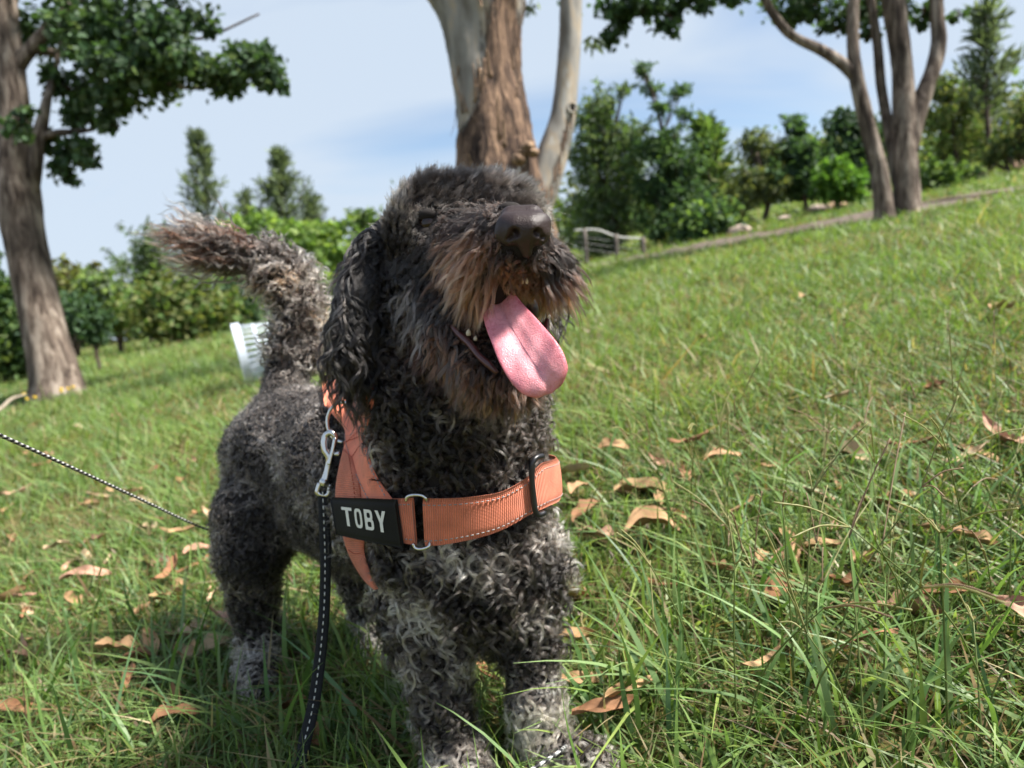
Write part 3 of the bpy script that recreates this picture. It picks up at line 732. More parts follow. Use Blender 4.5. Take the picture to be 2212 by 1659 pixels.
# tail
chain([(612, 880, 1.10, 52), (622, 810, 1.13, 36), (640, 735, 1.14, 33), (648, 665, 1.14, 32), (628, 605, 1.14, 34), (575, 568, 1.13, 34), (510, 545, 1.12, 27), (450, 528, 1.11, 12)],
      ['rump', 'tail', 'tail', 'tail', 'tail', 'tailtip', 'tailtip'], .02)
# head
chain([(960, 505, .690, 122), (1072, 482, .668, 94)], 'crown', .014)
chain([(962, 570, .695, 112), (1010, 560, .665, 112)], 'face', .02)
chain([(1036, 540, .64, 84), (1095, 526, .585, 66), (1122, 522, .562, 58)], 'muzzle', .012)
chain([(1046, 572, .618, 72), (1062, 602, .595, 58)], 'muzzle', .012)           # near lip
chain([(1145, 568, .60, 62), (1182, 578, .588, 48)], 'muzzle', .012)           # far lip
chain([(952, 640, .675, 80), (985, 700, .645, 72)], 'cheek', .02)
chain([(985, 738, .645, 76), (1050, 794, .61, 54), (1098, 818, .59, 42)], 'beard', .014)
chain([(1085, 785, .625, 56), (1120, 806, .605, 44)], 'beard', .014)
# ears
chain([(850, 500, .71, 30), (805, 540, .695, 30), (778, 640, .68, 38), (766, 725, .675, 42), (774, 782, .68, 32)], 'ear', .012)
chain([(1120, 480, .72, 24), (1160, 560, .725, 20), (1178, 620, .725, 16), (1184, 650, .725, 13)], 'ear', .01)

def sdf(p, prims=None):
    p = np.asarray(p, float)
    f = np.full(p.shape[:-1], 0.3)
    for q in (PR if prims is None else prims):
        g = q.dist(p); h = np.maximum(q.k - np.abs(f - g), 0) / q.k
        f = np.minimum(f, g) - h * h * q.k * 0.25
    return f

def sdf_grad(p, prims=None, e=.002):
    g = np.zeros_like(p)
    for i in range(3):
        o = np.zeros(3); o[i] = e
        g[..., i] = sdf(p + o, prims) - sdf(p - o, prims)
    return g / (np.linalg.norm(g, axis=-1)[..., None] + 1e-12)

def region(p):
    best = np.full(len(p), 1e9); idx = np.zeros(len(p), int)
    for i, q in enumerate(PR):
        d = q.dist(p); m = d < best; best[m] = d[m]; idx[m] = i
    return idx

def body_surface(h=.005):
    lo = np.min([np.minimum(q.a, q.b) - max(q.ra, q.rb) for q in PR], 0) - .03
    hi = np.max([np.maximum(q.a, q.b) + max(q.ra, q.rb) for q in PR], 0) + .03
    n = np.ceil((hi - lo) / h).astype(int) + 1
    ax = [lo[i] + h * np.arange(n[i]) for i in range(3)]
    Fd = np.full(n, .3, np.float32)
    for q in PR:
        r = max(q.ra, q.rb) + .045
        a = np.clip(((np.minimum(q.a, q.b) - r - lo) / h).astype(int), 0, n - 1); b = np.clip(((np.maximum(q.a, q.b) + r - lo) / h).astype(int) + 2, 0, n)
        G = np.stack(np.meshgrid(*[ax[i][a[i]:b[i]] for i in range(3)], indexing='ij'), -1)
        sl = tuple(slice(a[i], b[i]) for i in range(3))
        g = q.dist(G); f = Fd[sl]
        hh = np.maximum(q.k - np.abs(f - g), 0) / q.k
        Fd[sl] = np.minimum(f, g) - hh * hh * q.k * .25
    S = Fd < 0
    c = np.zeros(n - 1, np.int8)
    for dx in (0, 1):
        for dy in (0, 1):
            for dz in (0, 1):
                c += S[dx:n[0] - 1 + dx, dy:n[1] - 1 + dy, dz:n[2] - 1 + dz]
    cell = (c > 0) & (c < 8)
    I = np.argwhere(cell)
    idx = np.full(n - 1, -1, np.int64); idx[cell] = np.arange(len(I))
    acc = np.zeros((len(I), 3)); cnt = np.zeros(len(I))
    corners = [(x, y, z) for x in (0, 1) for y in (0, 1) for z in (0, 1)]
    for A in corners:
        for axn in range(3):
            if A[axn]: continue
            B = list(A); B[axn] = 1
            fa = Fd[tuple((I + A).T)]; fb = Fd[tuple((I + B).T)]
            m = (fa < 0) != (fb < 0)
            t = np.where(m, fa / (fa - fb + 1e-12), 0)
            pt = I + np.array(A, float); pt[:, axn] += t
            acc[m] += pt[m]; cnt[m] += 1
    V = lo + h * (acc / cnt[:, None])
    Q = []
    for axn in range(3):
        o1, o2 = [i for i in range(3) if i != axn]
        sl0 = [slice(0, n[i]) for i in range(3)]; sl1 = list(sl0)
        sl0[axn] = slice(0, n[axn] - 1); sl1[axn] = slice(1, n[axn])
        s0, s1 = S[tuple(sl0)], S[tuple(sl1)]
        E = np.argwhere(s0 != s1)
        E = E[(E[:, o1] > 0) & (E[:, o2] > 0) & (E[:, o1] < n[o1] - 1) & (E[:, o2] < n[o2] - 1)]
        def cidx(d1, d2):
            t = E.copy(); t[:, o1] -= d1; t[:, o2] -= d2
            return idx[tuple(t.T)]
        q = np.stack([cidx(1, 1), cidx(0, 1), cidx(0, 0), cidx(1, 0)], -1)
        flip = s0[tuple(E.T)]
        if axn == 1: flip = ~flip
        q[~flip] = q[~flip][:, ::-1]
        Q.append(q)
    return V, np.concatenate(Q)

dog_base = np.array([(fl[0] + fr[0]) / 2 - .15, .84, 0]); dog_base[2] = ground_z(dog_base[0], dog_base[1])
dog = empty('dog', dog_base, 'curly-coated grey and brown dog with open mouth wearing an orange harness', 'dog')
SKIN = simple('dark_skin', (0.016, 0.013, 0.012), .8, spec=.2)
BV, BF = body_surface()
np_mesh('body', BV, BF, SKIN, dog)

def mini_surface(prims, cut, h):
    """small smooth union minus cuts, as a closed mesh"""
    global PR
    keep = PR; PR = prims
    try:
        if not cut: return body_surface(h)
        # carve by pushing vertices along the cut field
        V, F = body_surface(h)
        for q in cut:
            d = q.dist(V); m = d < .0
            n = sdf_grad(V[m], prims, .0006)
            V[m] += n * (d[m] * 1.7)[:, None]
        return V, F
    finally:
        PR = keep

# nose
def build_nose():
    d = .541; s = d / FPX
    def pr(u0, v0, e0, r0, u1, v1, e1, r1, k=.004): return Prim(P(u0, v0, d + e0), P(u1, v1, d + e1), r0 * s, r1 * s, 'nose', k)
    prims = [pr(1100, 486, .004, 28, 1164, 484, .002, 27), pr(1118, 494, -.001, 32, 1146, 494, -.002, 32), pr(1089, 504, .004, 21, 1100, 514, .002, 18),
             pr(1172, 506, 0, 17, 1166, 516, -.001, 15), pr(1133, 515, -.002, 22, 1138, 545, .003, 12), pr(1105, 470, .012, 26, 1150, 468, .01, 26)]
    cut = [pr(1110, 504, -.014, 15, 1112, 504, .012, 9), pr(1110, 504, -.012, 12, 1097, 517, -.004, 7), pr(1162, 503, -.016, 12, 1161, 503, .01, 8), pr(1162, 503, -.014, 10, 1175, 514, -.006, 6)]
    V, F = mini_surface(prims, cut, .0011)
    groove = pr(1135, 512, -.014, 2.6, 1140, 556, -.002, 2.6)
    dd = groove.dist(V); w = np.clip(1 - dd / .0022, 0, 1); V += FW * (w * .0018)[:, None]
    m, n, l, b = mat_new('nose_leather')
    t = n.new('ShaderNodeTexCoord'); vo = n.new('ShaderNodeTexVoronoi'); vo.inputs['Scale'].default_value = 950
    l.new(t.outputs['Object'], vo.inputs['Vector'])
    bp = n.new('ShaderNodeBump'); bp.inputs['Strength'].default_value = .45; bp.inputs['Distance'].default_value = .0006
    l.new(vo.outputs['Distance'], bp.inputs['Height']); l.new(bp.outputs[0], b.inputs['Normal'])
    b.inputs['Base Color'].default_value = (0.026, 0.015, 0.013, 1); b.inputs['Roughness'].default_value = .44
    b.inputs['Specular IOR Level'].default_value = .38
    o = np_mesh('nose', V, F, m, dog)
    o['label'] = 'moist dark brown nose with two nostrils'
build_nose()
NOSE_C = P(1132, 502, .545)

# tongue, gums, teeth
TP = [(1072, 640, .603, 34), (1090, 680, .588, 44), (1115, 722, .570, 54), (1142, 766, .553, 63), (1166, 800, .545, 64), (1184, 822, .543, 54), (1194, 834, .545, 34), (1198, 840, .547, 6)]
def build_tongue():
    a = np.array([[*P(u, v, d), w * d / FPX] for u, v, d, w in TP]); c = catmull(a, 40); pts, W = c[:, :3], np.maximum(c[:, 3], .001)
    lat = RT * .88 + UP * .46 - FW * .1
    T = np.gradient(pts, axis=0); T /= np.linalg.norm(T, axis=1)[:, None]
    lat = lat - T * (T @ lat)[:, None]; lat /= np.linalg.norm(lat, axis=1)[:, None]
    nrm = np.cross(lat, T); nrm *= np.sign(-(nrm @ FW))[:, None]
    n = 32; ang = np.linspace(0, 2 * np.pi, n, endpoint=False)
    V = []; TC = []
    for i in range(len(pts)):
        s = i / 39
        th = .0048 * min(1, (1 - s) * 8 + .25)
        x = np.sign(np.cos(ang)) * np.abs(np.cos(ang)) ** .8
        y = np.sin(ang)
        gro = -.0055 * np.exp(-((x + .08) / .13) ** 2) * (y > 0) * np.clip((1 - s) * 2.2, 0, 1)
        curl = .0045 * x ** 2 * np.clip(1.15 - s, 0, 1) * 1.6 - .004 * x ** 2 * np.clip(s - .7, 0, 1) * 3
        wav = .0016 * np.sin(11 * s + 2 * x) * np.abs(x) + .0006 * np.sin(31 * s + 5 * x)
        ed_ = np.clip(np.abs(x) ** 3 * .7 + np.clip(s - .72, 0, 1) * 2.2, 0, 1)[:, None]
        TC.append(np.array([.70, .30, .335]) * (1 - ed_) + np.array([.60, .125, .175]) * ed_)
        V.append(pts[i] + (W[i] * x)[:, None] * lat[i] + (th * y + gro + curl + wav)[:, None] * nrm[i])
    V = np.concatenate(V); m_ = len(pts)
    V = np.concatenate([V, pts[-1:]])
    i = np.arange(m_ - 1)[:, None] * n; j = np.arange(n)[None]; j2 = (j + 1) % n
    Q = np.stack([i + j, i + j2, i + n + j2, i + n + j], -1).reshape(-1, 4)
    j = np.arange(n); cap = np.stack([np.full(n, m_ * n), (m_ - 1) * n + j, (m_ - 1) * n + (j + 1) % n], -1)
    m, nd, l, b = mat_new('tongue')
    t = nd.new('ShaderNodeTexCoord'); x = nd.new('ShaderNodeTexNoise'); x.inputs['Scale'].default_value = 90; x.inputs['Detail'].default_value = 6
    l.new(t.outputs['Object'], x.inputs['Vector'])
    r = nd.new('ShaderNodeValToRGB'); e = r.color_ramp.elements
    e[0].position = .3; e[0].color = (.80, .72, .74, 1); e[1].position = .7; e[1].color = (1.1, 1.15, 1.12, 1)
    l.new(x.outputs[0], r.inputs[0])
    ta = nd.new('ShaderNodeAttribute'); ta.attribute_name = 'col'; tm = nd.new('ShaderNodeMixRGB'); tm.blend_type = 'MULTIPLY'; tm.inputs[0].default_value = 1
    l.new(ta.outputs['Color'], tm.inputs[1]); l.new(r.outputs[0], tm.inputs[2]); l.new(tm.outputs[0], b.inputs['Base Color'])
    rr = nd.new('ShaderNodeMapRange'); rr.inputs[1].default_value = .35; rr.inputs[2].default_value = .65; rr.inputs[3].default_value = .16; rr.inputs[4].default_value = .5; rx = nd.new('ShaderNodeTexNoise'); rx.inputs['Scale'].default_value = 260; l.new(t.outputs['Object'], rx.inputs['Vector']); l.new(rx.outputs[0], rr.inputs[0]); l.new(rr.outputs[0], b.inputs['Roughness'])
    y = nd.new('ShaderNodeTexNoise'); y.inputs['Scale'].default_value = 900; y.inputs['Detail'].default_value = 3; l.new(t.outputs['Object'], y.inputs['Vector'])
    bp = nd.new('ShaderNodeBump'); bp.inputs['Strength'].default_value = .8; bp.inputs['Distance'].default_value = .0008
    l.new(y.outputs[0], bp.inputs['Height']); l.new(bp.outputs[0], b.inputs['Normal'])
    b.inputs['Roughness'].default_value = .30; b.inputs['Subsurface Weight'].default_value = .25; b.inputs['Subsurface Radius'].default_value = (.006, .002, .0015)
    b.inputs['Subsurface Scale'].default_value = .5; b.inputs['Specular IOR Level'].default_value = .55
    o = np_mesh('tongue', V, [Q, cap], m, dog, np.concatenate(TC + [np.array([[.6, .125, .175]])]))
    o['label'] = 'long pink wet tongue hanging from the open mouth'
build_tongue()
TONGUE_PR = []
_t = [(P(u, v, d), w * d / FPX) for u, v, d, w in TP]
for i in range(len(_t) - 1): TONGUE_PR.append(Prim(_t[i][0], _t[i + 1][0], _t[i][1] * .86, _t[i + 1][1] * .86, 't', .01))

GUM = simple('gums', (0.06, 0.014, 0.014), .3, spec=.6, noise=.4, nscale=200)
MOUTH = simple('mouth_lining', (0.035, 0.012, 0.012), .45, spec=.5)
def px_tube(name, pts, mat, n=24, ring=10, flat=1.0, parent=None):
    a = np.array([[*P(u, v, d), r * d / FPX] for u, v, d, r in pts]); c = catmull(a, n)
    V, F = tube(c[:, :3], np.maximum(c[:, 3], .0003), ring, flat=flat)
    return np_mesh(name, V, F, mat, parent if parent else dog)
px_tube('gum', [(975, 704, .606, 4), (992, 722, .599, 7), (1016, 744, .588, 8), (1034, 768, .578, 7), (1056, 788, .572, 8), (1074, 806, .570, 5)], GUM)
px_tube('gum', [(1182, 690, .60, 5), (1180, 720, .595, 8), (1190, 752, .585, 8), (1205, 780, .58, 4)], GUM)
V, F = ellipsoid(P(1085, 672, .628), np.stack([RT * .032, UP * .022 + FW * .01, FW * .02])); np_mesh('mouth_lining', V, F, MOUTH, dog)
TOOTH = simple('tooth_enamel', (0.48, 0.42, 0.30), .3, spec=.6)
for (u, v, d, w, h) in [(1012, 717, .593, 6, 7), (1027, 730, .590, 4.5, 5), (1128, 606, .572, 3.5, 6), (1138, 606, .572, 3.5, 6), (1166, 716, .566, 3, 7)]:
    s = d / FPX
    pts = catmull([P(u, v + h, d), P(u, v, d - .001), P(u + 1, v - h, d)], 7)
    V, F = tube(pts, np.array([.9, 1, 1, .9, .7, .4, .08]) * w * s, 8)
    np_mesh('tooth', V, F, TOOTH, dog)

# eyes
def march(u, v, off=0.0, prims=None, d0=.42, d1=1.5):
    u = np.atleast_1d(np.asarray(u, float)); v = np.atleast_1d(np.asarray(v, float))
    D = FW[None] + ((u - CU) / FPX)[:, None] * RT - ((v - CV) / FPX)[:, None] * UP
    ds = np.linspace(d0, d1, 160)
    f = np.stack([sdf(CAM + D * t, prims) - off for t in ds], 1)
    first = np.argmax(f <= 0, 1); any_ = (f <= 0).any(1)
    lo = np.where(any_, ds[np.maximum(first - 1, 0)], ds[np.argmin(f, 1)]); hi = np.where(any_, ds[first], lo)
    for _ in range(16):
        m = .5 * (lo + hi); g = sdf(CAM + D * m[:, None], prims) - off
        hi = np.where(g <= 0, m, hi); lo = np.where(g <= 0, lo, m)
    return CAM + D * (.5 * (lo + hi))[:, None]
eye_p = march(926, 480)[0]
EYES = [eye_p]
head_mid = P(1000, 500, .68)
mir = RT * .80 - FW * .52; mir /= np.linalg.norm(mir)          # across-the-head axis for the far eye
EYES.append(march(1102, 462)[0] + FW * .012)
EYE = simple('eye_dark_brown', (0.016, 0.007, 0.004), .05, spec=.45)
for p in EYES:
    V, F = ellipsoid(p + FW * .0065, np.eye(3) * .0085, 24, 16)
    eo = np_mesh('eye', V, F, EYE, dog)
    for sg, up_, nm in ((1, .0066, 'upper_eyelid'), (-1, -.0086, 'lower_eyelid')):
        V, F = ellipsoid(p + FW * .0058 + UP * up_, np.stack([RT * .0105, UP * .0062 + FW * .002 * sg, FW * .0090 - UP * .002 * sg]), 24, 14)
        np_mesh(nm, V, F, SKIN, eo)

# ------------------------------------------------------------------ harness worn by the dog
HP = PR[:BODY_ONLY] + [PR[BODY_ONLY], PR[BODY_ONLY + 6]]
def web_mat(name, c, rib=True, period=.0021):
    m, n, l, b = mat_new(name)
    a = n.new('ShaderNodeAttribute'); a.attribute_name = 'pc'
    s = n.new('ShaderNodeSeparateXYZ'); l.new(a.outputs['Vector'], s.inputs[0])
    def wave(sock, per):
        k = n.new('ShaderNodeMath'); k.operation = 'MULTIPLY'; k.inputs[1].default_value = 6.2832 / per; l.new(sock, k.inputs[0])
        w = n.new('ShaderNodeMath'); w.operation = 'SINE'; l.new(k.outputs[0], w.inputs[0]); return w
    w1 = wave(s.outputs[0], period); w2 = wave(s.outputs[1], .0013)
    ad = n.new('ShaderNodeMath'); ad.operation = 'MULTIPLY_ADD'; ad.inputs[1].default_value = .45 if rib else .9
    l.new(w2.outputs[0], ad.inputs[0]); l.new(w1.outputs[0], ad.inputs[2])
    bp = n.new('ShaderNodeBump'); bp.inputs['Strength'].default_value = .75 if rib else .25; bp.inputs['Distance'].default_value = .0007
    l.new(ad.outputs[0], bp.inputs['Height']); l.new(bp.outputs[0], b.inputs['Normal'])
    t = n.new('ShaderNodeTexCoord'); x = n.new('ShaderNodeTexNoise'); x.inputs['Scale'].default_value = 60; x.inputs['Detail'].default_value = 7
    l.new(t.outputs['Object'], x.inputs['Vector'])
    mr = n.new('ShaderNodeMapRange'); mr.inputs[1].default_value = .3; mr.inputs[2].default_value = .7; mr.inputs[3].default_value = .8; mr.inputs[4].default_value = 1.12
    l.new(x.outputs[0], mr.inputs[0])
    m2 = n.new('ShaderNodeMapRange'); m2.inputs[1].default_value = -1.4; m2.inputs[2].default_value = 1.4; m2.inputs[3].default_value = .72 if rib else .9; m2.inputs[4].default_value = 1.1
    l.new(ad.outputs[0], m2.inputs[0])
    mm = n.new('ShaderNodeMath'); mm.operation = 'MULTIPLY'; l.new(mr.outputs[0], mm.inputs[0]); l.new(m2.outputs[0], mm.inputs[1])
    mu = n.new('ShaderNodeMixRGB'); mu.blend_type = 'MULTIPLY'; mu.inputs[0].default_value = 1; mu.inputs[1].default_value = (*c, 1)
    l.new(mm.outputs[0], mu.inputs[2]); l.new(mu.outputs[0], b.inputs['Base Color'])
    b.inputs['Roughness'].default_value = .7; b.inputs['Specular IOR Level'].default_value = .3; b.inputs['Sheen Weight'].default_value = .15
    return m
ORANGE = web_mat('orange_webbing', (.82, .235, .125))
ORANGE_P = web_mat('orange_padded_cloth', (.80, .235, .13), rib=False)
BLACKW = simple('black_rubber_patch', (.009, .009, .009), .7, spec=.2, bump=.2, bscale=900)
BLACKP = simple('black_plastic', (.012, .012, .014), .35, spec=.5)
STEEL = simple('steel', (.62, .62, .60), .22, metal=1.0)
THREAD = simple('grey_reflective_thread', (.30, .30, .30), .6)
THREAD_O = simple('rust_thread', (.45, .09, .04), .7)
hz_base = march(1000, 1120, .012, HP)[0]
harness = empty('dog_harness', hz_base, 'orange webbing dog harness with black name patch worn by the dog', 'harness')
HARN = []        # points covered by the harness, fur is pressed flat under them

def smooth_rows(G, it=2):
    for _ in range(it):
        G[1:-1] = .5 * G[1:-1] + .25 * (G[:-2] + G[2:])
    return G

def ribbon_from_grid(name, G, thick, mat, parent=harness, cover=True):
    """G (n,m,3) outer face; builds a closed thin slab"""
    n, m = G.shape[:2]
    du = np.gradient(G, axis=0); dv_ = np.gradient(G, axis=1); N = np.cross(du, dv_)
    N /= np.linalg.norm(N, axis=-1)[..., None] + 1e-12
    sg = np.sign((N * (CAM - G)).sum(-1).mean()); N *= sg
    edge = np.ones((n, m, 1)); edge[:, [0, -1]] = .35
    A = G - N * thick * (1 - edge) ; B = G - N * thick * (1.0 - 0.2 * (1 - edge))
    al = np.concatenate([[0], np.cumsum(np.linalg.norm(np.diff(G[:, m // 2], axis=0), axis=1))])
    ac = np.linalg.norm(G - G[:, :1], axis=-1)
    at = np.stack([np.repeat(al[:, None], m, 1), ac, 0 * ac], -1).reshape(-1, 3)
    V = np.concatenate([A.reshape(-1, 3), B.reshape(-1, 3)])
    Fa = grid_faces(n, m); k = n * m
    if sg > 0: Ft, Fb = Fa, (Fa + k)[:, ::-1]
    else: Ft, Fb = Fa[:, ::-1], Fa + k
    rim = list(range(m)) + [i * m + m - 1 for i in range(1, n)] + [(n - 1) * m + j for j in range(m - 2, -1, -1)] + [i * m for i in range(n - 2, 0, -1)]
    rim = np.array(rim); r2 = np.roll(rim, -1)
    S = np.stack([rim, rim + k, r2 + k, r2], -1)
    o = np_mesh(name, V, [np.concatenate([Ft, Fb, S])], mat, parent, attr=np.concatenate([at, at]))
    if cover: HARN.append(G.reshape(-1, 3))
    return o

def px_grid(ea, eb, n, m, off, prims=HP, smooth=3):
    A = catmull(ea, n); B = catmull(eb, n)
    t = np.linspace(0, 1, m)[None, :, None]
    uv = A[:, None] * (1 - t) + B[:, None] * t
    G = march(uv[..., 0].ravel(), uv[..., 1].ravel(), off, prims).reshape(n, m, 3)
    G = smooth_rows(G, smooth)
    return smooth_rows(G.transpose(1, 0, 2).copy(), 2).transpose(1, 0, 2)

def project(p, off, prims=HP, it=6):
    p = np.array(p, float)
    for _ in range(it): p -= (sdf(p, prims) - off)[..., None] * sdf_grad(p, prims)
    return p

def stitches(name, pts3, step, frac, w, h, mat, parent, lift=.0006, ref=None):
    """dashes along a polyline of 3D points"""
    pts3 = np.asarray(pts3); seg = np.linalg.norm(np.diff(pts3, axis=0), axis=1); s = np.concatenate([[0], np.cumsum(seg)])
    parts = []
    k = 0.0
    while k + step * frac < s[-1]:
        q = np.stack([np.interp([k, k + step * frac * .5, k + step * frac], s, pts3[:, i]) for i in range(3)], 1)
        q = q + (CAM - q) / np.linalg.norm(CAM - q, axis=1)[:, None] * lift
        parts.append(tube(q, [w * .8, w, w * .8], 6))
        k += step
    V, F = merge(parts)
    return tag(np_mesh(name, V, F, mat, parent), kind='stuff')

CH_T = [(912, 1078), (950, 1079), (1000, 1077), (1045, 1072), (1083, 1065), (1115, 1050), (1145, 1031), (1165, 1010), (1178, 999)]
CH_B = [(917, 1182), (950, 1180), (1000, 1172), (1043, 1162), (1080, 1150), (1120, 1130), (1156, 1108), (1175, 1101), (1188, 1094)]
G = px_grid(CH_T, CH_B, 60, 9, .016)
# the strap goes on round the far side of the body, where the photograph does not look
mid = G[-1].mean(0); halfv = (G[-1, -1] - G[-1, 0]) / 2
seeds = np.array([mid + FW * .03 + RT * .012, mid + FW * .07 + RT * .012, mid + FW * .12 - RT * .02, mid + FW * .17 - RT * .07 + UP * .04])
ext = catmull(np.vstack([mid, project(seeds, .016)]), 16)[1:]
GX = np.stack([ext + halfv * k for k in np.linspace(-1, 1, 9)], 1); GX = project(GX.reshape(-1, 3), .016).reshape(15, 9, 3)
Gs = smooth_rows(np.concatenate([G, GX]), 4)
chest_strap = ribbon_from_grid('chest_strap', Gs, .0032, ORANGE)
for k in (1, 7):
    stitches('stitching', Gs[:, k],   .0048, .6, .00042, 0, THREAD, chest_strap)
G = px_grid([(842, 1078), (866, 1078), (890, 1077)], [(858, 1174), (878, 1177), (898, 1180)], 14, 9, .0165)
o = ribbon_from_grid('strap_end', G, .0032, ORANGE)
for k in (1, 7): stitches('stitching', G[:, k],   .0048, .6, .00042, 0, THREAD, o)
# padded shoulder panel
SL = [(697, 838), (700, 866), (716, 892), (738, 918), (742, 937), (738, 966), (729, 1010), (723, 1045), (721, 1082)]
SR = [(800, 830), (800, 868), (794, 896), (786, 922), (784, 945), (789, 980), (800, 1015), (818, 1048), (846, 1084)]
G = px_grid(SL, SR, 44, 12, .0125, smooth=4)
shoulder = ribbon_from_grid('shoulder_panel', G, .004, ORANGE_P)
def line_on(pts, off, n=30): 
    c = catmull(pts, n); return march(c[:, 0], c[:, 1], off, HP)
stitches('stitching', line_on([(744, 938), (748, 962), (762, 1005), (778, 1045), (796, 1080)], .0130), .0046, .6, .0005, 0, THREAD, shoulder)
stitches('stitching', line_on([(792, 905), (786, 945), (792, 985), (806, 1022), (834, 1076)], .0130), .0046, .6, .0005, 0, THREAD, shoulder)
for seg in ([(742, 960), (788, 918)], [(742, 955), (785, 940)], [(750, 1002), (786, 948)], [(706, 872), (735, 908)]):
    stitches('seam', line_on(seg, .0130, 10), .0034, .7, .00045, 0, THREAD_O, shoulder)
G = px_grid([(738, 968), (728, 1010), (722, 1045), (720, 1084)], [(756, 985), (765, 1020), (772, 1050), (776, 1084)], 30, 7, .0150)
o = ribbon_from_grid('side_webbing', G, .0028, ORANGE)
stitches('stitching', G[:, 5], .0046, .6, .0005, 0, THREAD_O, o)
# saddle over the withers (mostly hidden behind the ear)
G = px_grid([(696, 820), (760, 800), (830, 790), (900, 790)], [(700, 872), (770, 890), (840, 900), (905, 900)], 24, 8, .012, PR[:4])
ribbon_from_grid('saddle_panel', G, .004, ORANGE_P)
# belly strap running back under the chest
G = px_grid([(736, 1158), (744, 1186), (760, 1222), (782, 1254), (806, 1274)], [(784, 1160), (781, 1186), (787, 1215), (798, 1245), (812, 1274)], 26, 7, .0105)
mid = G[-1].mean(0); sd = project(np.array([mid + RT * .02 - UP * .012 + FW * .02, mid + RT * .05 - UP * .02 + FW * .05]), .011)
bs = ribbon_from_grid('belly_strap', G, .003, ORANGE)
stitches('seam', line_on([(752, 1188), (766, 1196), (780, 1194)], .011, 10), .0034, .8, .00045, 0, THREAD_O, bs)
# name patch with the dog's name
PT = [(712, 1074), (760, 1077), (806, 1079), (852, 1081)]; PB = [(726, 1158), (772, 1168), (818, 1178), (867, 1187)]
G = px_grid(PT, PB, 26, 12, .0215, smooth=5)
patch = ribbon_from_grid('name_patch', G, .0045, BLACKW)
patch['label'] = 'black rubber patch with the white word TOBY'
def patch_point(a, b, lift):
    """bilinear lookup on the patch, a along 0..1, b across 0..1"""
    n, m = G.shape[:2]
    x = np.clip(np.asarray(a) * (n - 1), 0, n - 1.001); y = np.clip(np.asarray(b) * (m - 1), 0, m - 1.001)
    i, j = x.astype(int), y.astype(int); fx, fy = (x - i)[:, None], (y - j)[:, None]
    p = G[i, j] * (1 - fx) * (1 - fy) + G[i + 1, j] * fx * (1 - fy) + G[i, j + 1] * (1 - fx) * fy + G[i + 1, j + 1] * fx * fy
    return p + (CAM - p) / np.linalg.norm(CAM - p, axis=1)[:, None] * lift
LETTER = simple('white_reflective_letter', (.72, .72, .68), .5)
def letters():
    # stroke outlines of condensed capitals on a unit cell (x 0..1, y 0 top..1 bottom)
    def ring(x0, x1, y0, y1, w, hw, n=28, right_only=False):
        a = np.linspace(0, 2 * np.pi, n, endpoint=False)
        cx, cy = (x0 + x1) / 2, (y0 + y1) / 2
        sq = lambda t: np.sign(t) * np.abs(t) ** .62
        O = np.stack([cx + (x1 - x0) / 2 * sq(np.cos(a)), cy + (y1 - y0) / 2 * sq(np.sin(a))], 1)
        I = np.stack([cx + ((x1 - x0) / 2 - w) * sq(np.cos(a)), cy + ((y1 - y0) / 2 - hw) * sq(np.sin(a))], 1)
        j = np.arange(n); j2 = (j + 1) % n
        return np.concatenate([O, I]), np.stack([j, j2, n + j2, n + j], -1)
    def bar(pts):
        return np.array(pts, float), np.array([[0, 1, 2, 3]])
    glyph = {
        'T': [bar([(0, 0), (1, 0), (1, .16), (0, .16)]), bar([(.36, .16), (.64, .16), (.64, 1), (.36, 1)])],
        'O': [ring(.04, .96, 0, 1, .26, .16)],
        'B': [bar([(.03, 0), (.3, 0), (.3, 1), (.03, 1)]), ring(.05, .90, 0, .56, .25, .15), ring(.05, .97, .44, 1, .25, .15)],
        'Y': [bar([(0, 0), (.3, 0), (.63, .58), (.37, .58)]), bar([(.7, 0), (1, 0), (.63, .58), (.37, .58)]), bar([(.36, .56), (.64, .56), (.64, 1), (.36, 1)])]}
    x = .15
    for ch, w in zip('TOBY', (.155, .125, .145, .165)):
        parts = []
        for k, (uv, f) in enumerate(glyph[ch]):
            # refine so that the letter follows the bent patch
            a = x + uv[:, 0] * w; b = .22 + uv[:, 1] * .46 + (a - .15) * .03
            top = patch_point(a, b, .0011 + .00012 * k); bot = patch_point(a, b, -.0004)
            n = len(uv); edges = {}
            F = [f]
            V = np.concatenate([top, bot])
            for q in f:
                for e in range(4):
                    A, B = q[e], q[(e + 1) % 4]
                    if (B, A) in edges: edges[(B, A)] = None
                    else: edges[(A, B)] = 1
            S = [(A, B, B + n, A + n) for (A, B), v in edges.items() if v]
            parts.append((V, [f, f[:, ::-1] + n, np.array(S)]))
        V, F = merge(parts)
        np_mesh('letter', V, F, LETTER, patch, smooth=False)
        x += w + .03
letters()
